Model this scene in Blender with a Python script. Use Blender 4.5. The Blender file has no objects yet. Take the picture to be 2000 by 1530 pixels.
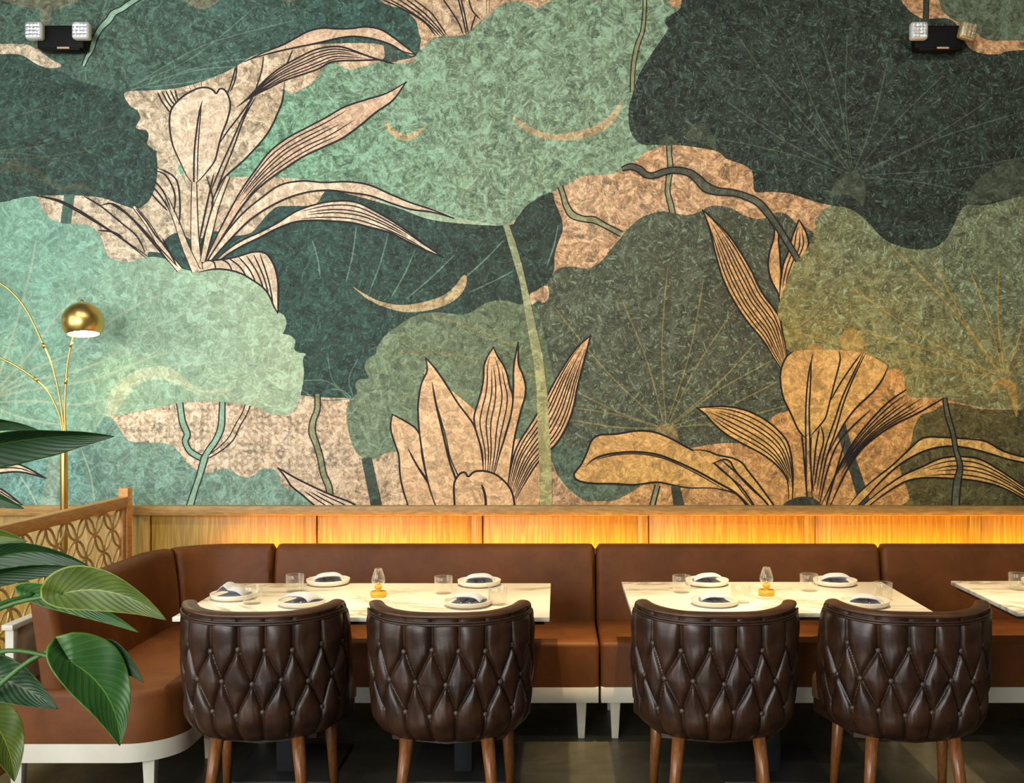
import bpy, bmesh, math, random
import numpy as np
from mathutils import Vector, Matrix
from mathutils.geometry import tessellate_polygon
random.seed(7)
C = bpy.context.scene.collection
S = bpy.context.scene
PI = math.pi

# ------------------------------------------------------------------ camera, world, exposure, room lights
F = 2048.0; VX, VY = 1090.0, 774.0; H = 1.62          # focal length and principal point in the 2000x1530 frame, eye height
D = 5.70                                              # distance of the back wall
cam = bpy.data.cameras.new('camera'); camo = bpy.data.objects.new('camera', cam); C.objects.link(camo)
camo.location = (0, 0, H); camo.rotation_euler = (PI/2, 0, 0)
cam.sensor_fit = 'HORIZONTAL'; cam.sensor_width = 36; cam.lens = 36*F/2000
cam.shift_x = -(VX-1000)/2000; cam.shift_y = (VY-765)/2000
cam.clip_start = .05
S.camera = camo
S.view_settings.view_transform = 'Standard'; S.view_settings.look = 'None'
S.view_settings.gamma = 1; S.view_settings.use_curve_mapping = False
S.view_settings.exposure = 0.0
w = bpy.data.worlds.new('world'); S.world = w; w.use_nodes = True
w.node_tree.nodes['Background'].inputs[0].default_value = (.75, .85, 1, 1)
w.node_tree.nodes['Background'].inputs[1].default_value = .25

def area(name, loc, target, sx, sy, power, col):
    l = bpy.data.lights.new(name, 'AREA'); l.shape = 'RECTANGLE'; l.size = sx; l.size_y = sy
    l.energy = power; l.color = col
    o = bpy.data.objects.new(name, l); C.objects.link(o); o.location = loc
    o.rotation_euler = (Vector(target)-Vector(loc)).to_track_quat('-Z', 'Y').to_euler()
    return o
def spot(name, loc, target, power, col, ang, blend=.6, rad=.05):
    l = bpy.data.lights.new(name, 'SPOT'); l.energy = power; l.color = col
    l.spot_size = math.radians(ang); l.spot_blend = blend; l.shadow_soft_size = rad
    o = bpy.data.objects.new(name, l); C.objects.link(o); o.location = loc
    o.rotation_euler = (Vector(target)-Vector(loc)).to_track_quat('-Z', 'Y').to_euler()
    return o
# daylight through the two tall windows behind and left of the viewer
area('daylight_window_front', (-2.6, -2.3, 2.2), (-1.2, 5.7, 1.9), 3.6, 3.0, 330, (.98, .99, .97))
area('daylight_window_left', (-4.8, 1.6, 2.2), (0, 4.8, 1.4), 3.0, 2.8, 120, (.90, .96, 1))
# unseen fill spots added near the ceiling to wash the mural
for i, x in enumerate((-2.6, -.9, .9, 2.6)):
    spot('mural_fill_spot_%d' % i, (x, 2.4, 4.5), (x, 5.7, 1.75), (112, 112, 104, 100)[i],
         ((1, .98, .93), (1, .96, .89), (1, .93, .82), (1, .89, .73))[i], 95, .9, .15)
# pin spots over the tables
for i, (x, p) in enumerate(((-1.2, 420), (-.45, 620), (.6, 620), (1.2, 520), (2.25, 640))):
    spot('table_pin_spot_%d' % i, (x, 4.35, 4.4), (x, 4.62, .74), p*1.2, (1, .75, .41), 26, .9, .04)

# ------------------------------------------------------------------ helpers
def lin(c):
    return tuple(((v/255)/12.92 if v/255 <= .04045 else ((v/255+.055)/1.055)**2.4) for v in c)
def mesh_obj(name, verts, faces, mat=None, parent=None, smooth=True, mi=None):
    m = bpy.data.meshes.new(name); m.from_pydata([tuple(v) for v in verts], [], faces); m.update()
    if mat is not None:
        for q in (mat if isinstance(mat, (list, tuple)) else [mat]): m.materials.append(q)
    if mi is not None: m.polygons.foreach_set('material_index', mi)
    m.polygons.foreach_set('use_smooth', [smooth]*len(m.polygons))
    o = bpy.data.objects.new(name, m); C.objects.link(o)
    if parent: o.parent = parent
    return o
def bm_obj(name, bm, mat=None, parent=None, smooth=True, angle=None):
    bmesh.ops.recalc_face_normals(bm, faces=bm.faces)
    m = bpy.data.meshes.new(name); bm.to_mesh(m); bm.free()
    if mat is not None: m.materials.append(mat)
    m.polygons.foreach_set('use_smooth', [smooth]*len(m.polygons))
    if smooth and angle: m.set_sharp_from_angle(angle=math.radians(angle))
    o = bpy.data.objects.new(name, m); C.objects.link(o)
    if parent: o.parent = parent
    return o
def thing(name, label, cat, loc=(0, 0, 0), rz=0, group=None):
    o = bpy.data.objects.new(name, None); C.objects.link(o); o.empty_display_size = .05
    o.location = loc; o.rotation_euler = (0, 0, rz)
    return tag(o, label, cat, group)
def tag(o, label, cat, group=None):
    o['label'] = label; o['category'] = cat
    if group: o['group'] = group
    return o
def struct(o): o['kind'] = 'structure'; return o
def copy_tree(o, parent=None):
    c = o.copy(); C.objects.link(c)
    if parent: c.parent = parent; c.matrix_parent_inverse = o.matrix_parent_inverse.copy()
    for ch in [q for q in bpy.data.objects if q.parent == o]: copy_tree(ch, c)
    return c
def add_box(bm, c, s, bev=0, seg=2, rot=None, taper=None):
    r = bmesh.ops.create_cube(bm, size=1); vs = r['verts']
    for v in vs:
        v.co = Vector((v.co.x*s[0], v.co.y*s[1], v.co.z*s[2]))
        if taper and v.co.z < 0: v.co.x *= taper; v.co.y *= taper
    if bev:
        es = list({e for v in vs for e in v.link_edges})
        r = bmesh.ops.bevel(bm, geom=es+vs, offset=bev, segments=seg, affect='EDGES', profile=.5, clamp_overlap=True)
        vs = list({v for f in r['faces'] for v in f.verts} | {v for v in vs if v.is_valid})
    for v in vs:
        if rot: v.co = rot @ v.co
        v.co += Vector(c)
def box(name, c, s, mat, parent=None, bev=.003, seg=2, rot=None, taper=None):
    bm = bmesh.new(); add_box(bm, c, s, bev, seg, rot, taper)
    return bm_obj(name, bm, mat, parent, True, 40)
def frames(pts):
    n = len(pts); T = []
    for i in range(n):
        T.append((pts[min(i+1, n-1)]-pts[max(i-1, 0)]).normalized())
    up = Vector((0, 0, 1)) if abs(T[0].z) < .9 else Vector((0, 1, 0))
    N = (up-T[0]*up.dot(T[0])).normalized(); out = []
    for t in T:
        N = (N-t*N.dot(t)).normalized(); out.append((t, N, t.cross(N)))
    return out
def tube(pts, rad, seg=10, cap=True, closed=False):
    pts = [Vector(p) for p in pts]; n = len(pts)
    if not hasattr(rad, '__len__'): rad = [rad]*n
    fr = frames(pts) if not closed else None
    vs = []; fs = []
    for i, p in enumerate(pts):
        if closed:
            t = (pts[(i+1) % n]-pts[i-1]).normalized(); N = Vector((1, 0, 0)); N = (N-t*N.dot(t)).normalized(); B = t.cross(N)
        else: t, N, B = fr[i]
        for k in range(seg):
            a = 2*PI*k/seg; vs.append(p+(N*math.cos(a)+B*math.sin(a))*rad[i])
    for i in range(n if closed else n-1):
        j = (i+1) % n
        for k in range(seg):
            fs.append((i*seg+k, i*seg+(k+1) % seg, j*seg+(k+1) % seg, j*seg+k))
    if cap and not closed:
        fs.append(tuple(range(seg))[::-1]); fs.append(tuple((n-1)*seg+k for k in range(seg)))
    return vs, fs
def merge(parts):
    V = []; Fc = []
    for vs, fs in parts:
        b = len(V); V += list(vs); Fc += [tuple(i+b for i in f) for f in fs]
    return V, Fc
def lathe(prof, seg=32, c=(0, 0, 0)):
    vs = []; fs = []; n = len(prof)
    for k in range(seg):
        a = 2*PI*k/seg
        for r, z in prof: vs.append((c[0]+r*math.cos(a), c[1]+r*math.sin(a), c[2]+z))
    for k in range(seg):
        k2 = (k+1) % seg
        for i in range(n-1): fs.append((k*n+i, k2*n+i, k2*n+i+1, k*n+i+1))
    return vs, fs
def catmull(P, closed=False, sub=6):
    P = [np.array(p, float) for p in P]; n = len(P); out = []
    rng = range(n) if closed else range(n-1)
    for i in rng:
        if closed: a, b, c, d = P[i-1], P[i], P[(i+1) % n], P[(i+2) % n]
        else: a, b, c, d = P[max(i-1, 0)], P[i], P[i+1], P[min(i+2, n-1)]
        for k in range(sub):
            t = k/sub
            out.append(.5*((2*b)+(-a+c)*t+(2*a-5*b+4*c-d)*t*t+(-a+3*b-3*c+d)*t**3))
    if not closed: out.append(P[-1])
    return out
def resample(P, n):
    P = np.array(P, float); d = np.r_[0, np.cumsum(np.linalg.norm(np.diff(P, axis=0), axis=1))]
    t = np.linspace(0, d[-1], n)
    return np.stack([np.interp(t, d, P[:, k]) for k in range(P.shape[1])], 1)

# ------------------------------------------------------------------ materials
def new_mat(name):
    m = bpy.data.materials.new(name); m.use_nodes = True; nt = m.node_tree
    return m, nt, nt.nodes['Principled BSDF']
def nd(nt, typ, **kw):
    n = nt.nodes.new(typ)
    for k, v in kw.items(): setattr(n, k, v)
    return n
def setin(n, **kw):
    for k, v in kw.items(): n.inputs[k.replace('_', ' ')].default_value = v
def ramp(nt, src, stops, interp='LINEAR'):
    r = nd(nt, 'ShaderNodeValToRGB'); r.color_ramp.interpolation = interp
    e = r.color_ramp.elements
    while len(e) < len(stops): e.new(.5)
    for q, (p, c) in zip(e, stops): q.position = p; q.color = tuple(c)+(1,) if len(c) == 3 else c
    nt.links.new(src, r.inputs[0]); return r
def coords(nt, scale=(1, 1, 1)):
    tc = nd(nt, 'ShaderNodeTexCoord'); mp = nd(nt, 'ShaderNodeMapping'); mp.inputs['Scale'].default_value = scale
    nt.links.new(tc.outputs['Object'], mp.inputs['Vector']); return mp.outputs[0]
def noise(nt, vec, scale, detail=4, rough=.5, dist=0):
    n = nd(nt, 'ShaderNodeTexNoise'); n.inputs['Scale'].default_value = scale; n.inputs['Detail'].default_value = detail
    n.inputs['Roughness'].default_value = rough; n.inputs['Distortion'].default_value = dist
    if vec is not None: nt.links.new(vec, n.inputs['Vector'])
    return n.outputs['Fac']
def bump(nt, src, b, strength=.2, dist=.01):
    n = nd(nt, 'ShaderNodeBump'); n.inputs['Strength'].default_value = strength; n.inputs['Distance'].default_value = dist
    nt.links.new(src, n.inputs['Height']); nt.links.new(n.outputs[0], b.inputs['Normal'])
def simple(name, col, rough=.5, metal=0, var=.0, scale=20, bumps=0, **kw):
    m, nt, b = new_mat(name); b.inputs['Roughness'].default_value = rough; b.inputs['Metallic'].default_value = metal
    v = noise(nt, coords(nt), scale, 5, .6)
    lo = tuple(c*(1-var) for c in col); hi = tuple(min(1, c*(1+var)) for c in col)
    r = ramp(nt, v, [(.3, lo), (.7, hi)]); nt.links.new(r.outputs[0], b.inputs['Base Color'])
    if bumps: bump(nt, v, b, bumps, .004)
    for k, q in kw.items(): b.inputs[k.replace('_', ' ')].default_value = q
    return m
def wood(name, c1, c2, scale=(14, 14, 1.2), rough=.45, rings=.5):
    m, nt, b = new_mat(name); b.inputs['Roughness'].default_value = rough
    v = coords(nt, scale); n1 = noise(nt, v, 1.6, 4, .55, .6)
    mul = nd(nt, 'ShaderNodeMath', operation='MULTIPLY'); mul.inputs[1].default_value = 9; nt.links.new(n1, mul.inputs[0])
    fr = nd(nt, 'ShaderNodeMath', operation='PINGPONG'); fr.inputs[1].default_value = .5; nt.links.new(mul.outputs[0], fr.inputs[0])
    fine = noise(nt, coords(nt, (scale[0]*7, scale[1]*7, scale[2]*2.5)), 2.0, 3, .6)
    ad = nd(nt, 'ShaderNodeMath', operation='MULTIPLY_ADD'); ad.inputs[1].default_value = rings
    nt.links.new(fr.outputs[0], ad.inputs[0]); nt.links.new(fine, ad.inputs[2])
    r = ramp(nt, ad.outputs[0], [(.35, c1), (.8, c2)]); nt.links.new(r.outputs[0], b.inputs['Base Color'])
    bump(nt, fine, b, .08, .002)
    return m
M = {}
M['oak'] = wood('oak_veneer', (.56, .37, .050), (.36, .20, .022), (9, 9, .4), .45, .8)
M['oak_rail'] = wood('oak_rail', (.50, .30, .085), (.32, .17, .045), (1.2, 12, 14))
M['oak_divider'] = wood('oak_divider', (.74, .38, .10), (.52, .24, .055), (14, 1.2, 14))
M['walnut'] = wood('walnut_leg', (.33, .125, .035), (.19, .065, .018), (20, 20, 2), .3)
M['gold'] = simple('satin_brass', (.72, .50, .16), .34, 1, .05)
M['ring'] = simple('brass_ring', (.66, .44, .17), .42, .6, .08)
M['white_paint'] = simple('white_painted_wood', (.74, .70, .57), .5, 0, .05, 8)
M['beige_shaded'] = simple('beige_shaded_wood', (.50, .38, .22), .5, 0, .05, 8)  # beige for the back boards, and for shade on the white side panel
M['black_metal'] = simple('black_powder_coat', (.014, .016, .018), .5, 0, .1)
M['black_plastic'] = simple('black_plastic', (.004, .004, .005), .6, 0, .1, Specular_IOR_Level=.15)
M['lens'] = simple('reflector_lens', (.75, .78, .80), .15, .75, .25, 160, .6)
M['lens_warm'] = simple('yellowed_reflector_lens', (.55, .48, .30), .2, .6, .25, 160, .6)
M['lens_rim'] = simple('pale_lamp_bezel', (.55, .58, .60), .35, 0, .05)
M['tag'] = simple('tan_sticker', (.5, .36, .22), .6)
M['ceramic'] = simple('cream_stoneware', (.74, .68, .56), .35, 0, .04)
M['steel'] = simple('steel', (.55, .53, .50), .25, 1, .05)
M['shade_in'] = simple('white_enamel', (.85, .82, .72), .4)
M['bulb'] = simple('lamp_bulb', (1, .95, .8), .4)
b = M['bulb'].node_tree.nodes['Principled BSDF']; b.inputs['Emission Color'].default_value = (1, .80, .50, 1); b.inputs['Emission Strength'].default_value = 70
M['led'] = simple('amber_led', (1, .6, .2), .4)
b = M['led'].node_tree.nodes['Principled BSDF']; b.inputs['Emission Color'].default_value = (1, .50, .012, 1); b.inputs['Emission Strength'].default_value = 120
M['plaster'] = simple('plaster', (.34, .31, .26), .8, 0, .05)
M['ceiling'] = simple('dark_ceiling', (.12, .11, .10), .8, 0, .05)
M['pot'] = simple('grey_planter', (.22, .21, .19), .7, 0, .1)
M['soil'] = simple('soil', (.03, .02, .012), .95, 0, .4, 60, .5)

def leather(name, dark, light, rough, coat=.0, sc=6, hi=.75):
    m, nt, b = new_mat(name); c = coords(nt)
    n1 = noise(nt, c, sc, 6, .62, .3)
    r = ramp(nt, n1, [(.3, dark), (hi, light)]); nt.links.new(r.outputs[0], b.inputs['Base Color'])
    b.inputs['Roughness'].default_value = rough; b.inputs['Coat Weight'].default_value = coat; b.inputs['Coat Roughness'].default_value = .3
    n2 = noise(nt, c, 170, 3, .6); bump(nt, n2, b, .12, .002)
    return m
M['bench_leather'] = leather('cognac_leather', (.105, .031, .006), (.21, .068, .013), .55, .0, 4)
M['bench_leather'].node_tree.nodes['Principled BSDF'].inputs['Specular IOR Level'].default_value = .28
M['chair_leather'] = leather('dark_brown_leather', (.017, .0072, .0035), (.080, .032, .014), .36, .05, 9, .85)
M['rim_leather'] = leather('brown_rim_leather', (.055, .021, .009), (.15, .062, .027), .36, .1, 8)

M['button'] = simple('covered_button', (.075, .050, .040), .32, 0, .1)
M['lit_seat_leather'] = leather('tan_lit_seat_leather', (.20, .085, .03), (.34, .16, .06), .5, 0, 6)  # lighter tan puts the spot light on the seat corner into the colour
def napkin_mat():
    m, nt, b = new_mat('grey_napkin_cloth'); b.inputs['Roughness'].default_value = .9
    wv = noise(nt, coords(nt), 260, 2); r = ramp(nt, wv, [(.3, (.42, .44, .50)), (.7, (.58, .60, .66))])
    nt.links.new(r.outputs[0], b.inputs['Base Color']); bump(nt, wv, b, .25, .002); return m
M['napkin'] = napkin_mat()
def thin_glass(name, tint, base):
    m, nt, b = new_mat(name); tr = nd(nt, 'ShaderNodeBsdfTransparent'); tr.inputs[0].default_value = tint+(1,)
    gl = nd(nt, 'ShaderNodeBsdfGlossy'); gl.inputs['Roughness'].default_value = .03; gl.inputs[0].default_value = (1, .98, .94, 1)
    lw = nd(nt, 'ShaderNodeLayerWeight'); lw.inputs['Blend'].default_value = .25
    ma = nd(nt, 'ShaderNodeMath', operation='MULTIPLY_ADD'); nt.links.new(lw.outputs['Facing'], ma.inputs[0]); ma.inputs[1].default_value = .55; ma.inputs[2].default_value = base; ma.use_clamp = True
    di = nd(nt, 'ShaderNodeBsdfDiffuse'); di.inputs[0].default_value = (.8, .78, .70, 1)
    m1 = nd(nt, 'ShaderNodeMixShader'); m1.inputs[0].default_value = .35; nt.links.new(gl.outputs[0], m1.inputs[1]); nt.links.new(di.outputs[0], m1.inputs[2])
    ms = nd(nt, 'ShaderNodeMixShader'); nt.links.new(ma.outputs[0], ms.inputs[0]); nt.links.new(tr.outputs[0], ms.inputs[1]); nt.links.new(m1.outputs[0], ms.inputs[2])
    nt.links.new(ms.outputs[0], nt.nodes['Material Output'].inputs['Surface']); return m
def glass(name, col, rough=.0, trans=1):
    m, nt, b = new_mat(name); b.inputs['Base Color'].default_value = col+(1,)
    b.inputs['Transmission Weight'].default_value = trans; b.inputs['Roughness'].default_value = rough; b.inputs['IOR'].default_value = 1.45
    return m
M['glass'] = thin_glass('clear_glass', (.97, .97, .95), .03); M['amber'] = glass('amber_glass', (1, .60, .06), .1, .55)
def marble():
    m, nt, b = new_mat('white_veined_marble'); b.inputs['Roughness'].default_value = .22
    c = coords(nt, (1, 1.8, 1))
    n0 = noise(nt, c, 1.3, 5, .6, 1.2)
    sb = nd(nt, 'ShaderNodeMath', operation='SUBTRACT'); sb.inputs[1].default_value = .5; nt.links.new(n0, sb.inputs[0])
    ab = nd(nt, 'ShaderNodeMath', operation='ABSOLUTE'); nt.links.new(sb.outputs[0], ab.inputs[0])
    base = (.80, .76, .66)
    r = ramp(nt, ab.outputs[0], [(0, (.38, .33, .25)), (.022, (.60, .54, .43)), (.055, base), (1, (.84, .80, .70))])
    n2 = noise(nt, c, .9, 2); r2 = ramp(nt, n2, [(.45, (0, 0, 0)), (.52, (1, 1, 1))])
    mx = nd(nt, 'ShaderNodeMix', data_type='RGBA'); nt.links.new(r2.outputs[0], mx.inputs[0])
    nt.links.new(r.outputs[0], mx.inputs[6]); mx.inputs[7].default_value = base+(1,)
    nt.links.new(mx.outputs[2], b.inputs['Base Color']); return m
M['marble'] = marble()
def concrete():
    m, nt, b = new_mat('polished_dark_concrete')
    c = coords(nt); n1 = noise(nt, c, 1.6, 8, .62, .3); n2 = noise(nt, c, 9, 5, .6)
    r = ramp(nt, n1, [(.35, (.030, .028, .020)), (.55, (.058, .054, .038)), (.72, (.095, .088, .062))])
    nt.links.new(r.outputs[0], b.inputs['Base Color'])
    r2 = ramp(nt, n2, [(.3, (.28,)*3), (.8, (.50,)*3)]); nt.links.new(r2.outputs[0], b.inputs['Roughness'])
    bump(nt, n2, b, .06, .003); return m
M['floor'] = concrete()
def leafmat(name, c1, c2):
    m, nt, b = new_mat(name); b.inputs['Roughness'].default_value = .42
    uv = nd(nt, 'ShaderNodeAttribute', attribute_name='leafuv')
    sp = nd(nt, 'ShaderNodeSeparateXYZ'); nt.links.new(uv.outputs['Vector'], sp.inputs[0])
    ab = nd(nt, 'ShaderNodeMath', operation='ABSOLUTE'); nt.links.new(sp.outputs['X'], ab.inputs[0])
    # side veins run obliquely from the midrib
    sub = nd(nt, 'ShaderNodeMath', operation='MULTIPLY_ADD'); nt.links.new(ab.outputs[0], sub.inputs[0]); sub.inputs[1].default_value = -.45; nt.links.new(sp.outputs['Y'], sub.inputs[2])
    ml = nd(nt, 'ShaderNodeMath', operation='MULTIPLY'); nt.links.new(sub.outputs[0], ml.inputs[0]); ml.inputs[1].default_value = 11
    pp = nd(nt, 'ShaderNodeMath', operation='PINGPONG'); nt.links.new(ml.outputs[0], pp.inputs[0]); pp.inputs[1].default_value = .5
    v1 = ramp(nt, pp.outputs[0], [(0, (.35,)*3), (.08, (0,)*3)])
    v2 = ramp(nt, ab.outputs[0], [(.012, (1,)*3), (.03, (0,)*3), (.93, (0,)*3), (.99, (.8,)*3)])
    mxv = nd(nt, 'ShaderNodeMath', operation='MAXIMUM'); nt.links.new(v1.outputs[0], mxv.inputs[0]); nt.links.new(v2.outputs[0], mxv.inputs[1])
    n1 = noise(nt, coords(nt), 14, 4); r = ramp(nt, n1, [(.3, c1), (.7, c2)])
    mx = nd(nt, 'ShaderNodeMix', data_type='RGBA'); nt.links.new(mxv.outputs[0], mx.inputs[0]); nt.links.new(r.outputs[0], mx.inputs[6])
    mx.inputs[7].default_value = (min(1, c2[0]*2.6+.03), min(1, c2[1]*2.0+.03), min(1, c2[2]*1.6), 1)
    nt.links.new(mx.outputs[2], b.inputs['Base Color'])
    bump(nt, pp.outputs[0], b, .25, .004)
    tr = nd(nt, 'ShaderNodeBsdfTranslucent'); nt.links.new(mx.outputs[2], tr.inputs[0])
    ms = nd(nt, 'ShaderNodeMixShader'); ms.inputs[0].default_value = .25
    nt.links.new(b.outputs[0], ms.inputs[1]); nt.links.new(tr.outputs[0], ms.inputs[2])
    nt.links.new(ms.outputs[0], nt.nodes['Material Output'].inputs['Surface'])
    return m
M['leaf_dark'] = leafmat('dark_green_leaf', (.010, .045, .012), (.022, .075, .020))
M['leaf_mid'] = leafmat('green_leaf', (.030, .115, .022), (.060, .18, .032))
M['leaf_olive'] = leafmat('olive_leaf', (.07, .12, .016), (.13, .19, .028))
M['stem'] = simple('green_stem', (.06, .15, .03), .5, 0, .2)

# ------------------------------------------------------------------ room shell
def slab(name, lo, hi, mat):
    return struct(box(name, [(a+b)/2 for a, b in zip(lo, hi)], [b-a for a, b in zip(lo, hi)], mat, None, 0))
XL, XR, YF, ZC, ZCAP = -5.0, 5.0, -2.6, 4.7, 1.028
slab('floor', (XL-.1, YF-.1, -.1), (XR+.1, D+.25, 0), M['floor'])
slab('ceiling', (XL-.1, YF-.1, ZC), (XR+.1, D+.25, ZC+.1), M['ceiling'])
slab('wall_back', (XL, D+.03, 0), (XR, D+.15, ZC), M['plaster'])
slab('wall_right', (XR, YF, 0), (XR+.1, D+.15, ZC), M['plaster'])
def wall_with_hole(name, axis, at, a0, a1, h0, h1, z0, z1, sgn):
    bm = bmesh.new()
    for (p, q, u, v) in ((a0, h0, 0, ZC), (h1, a1, 0, ZC), (h0, h1, 0, z0), (h0, h1, z1, ZC)):
        if axis == 'x': add_box(bm, (at+sgn*.05, (p+q)/2, (u+v)/2), (.1, q-p, v-u))
        else: add_box(bm, ((p+q)/2, at+sgn*.05, (u+v)/2), (q-p, .1, v-u))
    struct(bm_obj(name, bm, M['plaster'], None, False))
wall_with_hole('wall_left', 'x', XL, YF, D+.15, .1, 3.1, .8, 3.6, -1)
wall_with_hole('wall_front', 'y', YF, XL, XR, -4.4, -.8, .7, 3.7, -1)
def window(name, axis, at, h0, h1, z0, z1):
    bm = bmesh.new(); n = 3
    def bb(a, b_, u, v):
        if axis == 'x': add_box(bm, (at, (a+b_)/2, (u+v)/2), (.06, b_-a, v-u))
        else: add_box(bm, ((a+b_)/2, at, (u+v)/2), (b_-a, .06, v-u))
    bb(h0, h1, z0, z0+.05); bb(h0, h1, z1-.05, z1)
    for i in range(n+1):
        x = h0+(h1-h0)*i/n; x0 = min(max(x-.025, h0), h1-.05); bb(x0, x0+.05, z0+.05, z1-.05)
    struct(bm_obj(name, bm, M['black_metal'], None, False))
window('window_1', 'x', XL-.05, .1, 3.1, .8, 3.6); window('window_2', 'y', YF-.05, -4.4, -.8, .7, 3.7)

# ------------------------------------------------------------------ mural (printed wall covering): flat shapes laid in drawing order
K = F/D
def wx(p): return (p[0]-VX)/K, H-(p[1]-VY)/K
g = bpy.data.node_groups.new('brush_strokes', 'ShaderNodeTree')
g.interface.new_socket('Value', in_out='OUTPUT', socket_type='NodeSocketFloat')
g.interface.new_socket('Fleck', in_out='OUTPUT', socket_type='NodeSocketFloat')
g.interface.new_socket('Broad', in_out='OUTPUT', socket_type='NodeSocketFloat')
go = g.nodes.new('NodeGroupOutput')
tc = nd(g, 'ShaderNodeTexCoord')
def strokes(vs, ns, sx, sz, seed):
    mp = nd(g, 'ShaderNodeMapping'); mp.inputs['Location'].default_value = (seed, 0, seed*1.7); g.links.new(tc.outputs['Object'], mp.inputs['Vector'])
    nz = nd(g, 'ShaderNodeTexNoise'); nz.inputs['Scale'].default_value = vs*1.3; nz.inputs['Detail'].default_value = 3; g.links.new(mp.outputs[0], nz.inputs['Vector'])
    mm = nd(g, 'ShaderNodeVectorMath', operation='MULTIPLY_ADD'); g.links.new(nz.outputs['Color'], mm.inputs[0])
    mm.inputs[1].default_value = (1.1/vs, 0, 1.1/vs); g.links.new(mp.outputs[0], mm.inputs[2])
    vo = nd(g, 'ShaderNodeTexVoronoi'); vo.inputs['Scale'].default_value = vs; g.links.new(mm.outputs[0], vo.inputs['Vector'])
    sp = nd(g, 'ShaderNodeSeparateColor'); g.links.new(vo.outputs['Color'], sp.inputs[0])
    an = nd(g, 'ShaderNodeMath', operation='MULTIPLY'); an.inputs[1].default_value = 6.28; g.links.new(sp.outputs[0], an.inputs[0])
    vr = nd(g, 'ShaderNodeVectorRotate', rotation_type='Y_AXIS'); g.links.new(mp.outputs[0], vr.inputs['Vector']); g.links.new(an.outputs[0], vr.inputs['Angle'])
    ms = nd(g, 'ShaderNodeMapping'); ms.inputs['Scale'].default_value = (sx, 1, sz); g.links.new(vr.outputs[0], ms.inputs['Vector'])
    n2 = nd(g, 'ShaderNodeTexNoise'); n2.inputs['Scale'].default_value = ns; n2.inputs['Detail'].default_value = 6; n2.inputs['Roughness'].default_value = .72; g.links.new(ms.outputs[0], n2.inputs['Vector'])
    return n2.outputs['Fac'], sp.outputs[1]
a1, cell1 = strokes(19, 9, 1, 6, 3.1)
a2, cell2 = strokes(42, 22, 1, 5, 9.7)
def mth(op, a, b_, c=None):
    n = nd(g, 'ShaderNodeMath', operation=op)
    for i, q in enumerate((a, b_, c)):
        if q is None: continue
        if isinstance(q, (int, float)): n.inputs[i].default_value = q
        else: g.links.new(q, n.inputs[i])
    return n.outputs[0]
v = mth('MULTIPLY_ADD', a1, .48, mth('MULTIPLY', a2, .37)); v = mth('MULTIPLY_ADD', cell1, .09, v); v = mth('MULTIPLY_ADD', cell2, .06, v)
g.links.new(v, go.inputs['Value'])
fl = nd(g, 'ShaderNodeMapRange'); fl.inputs['From Min'].default_value = .575; fl.inputs['From Max'].default_value = .63; g.links.new(a2, fl.inputs[0])
fl2 = nd(g, 'ShaderNodeMapRange'); fl2.inputs['From Min'].default_value = .585; fl2.inputs['From Max'].default_value = .66; g.links.new(a1, fl2.inputs[0])
g.links.new(mth('MAXIMUM', fl.outputs[0], fl2.outputs[0]), go.inputs['Fleck'])
nb = nd(g, 'ShaderNodeTexNoise'); nb.inputs['Scale'].default_value = 2.2; nb.inputs['Detail'].default_value = 4; g.links.new(tc.outputs['Object'], nb.inputs['Vector'])
g.links.new(nb.outputs['Fac'], go.inputs['Broad'])

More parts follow.
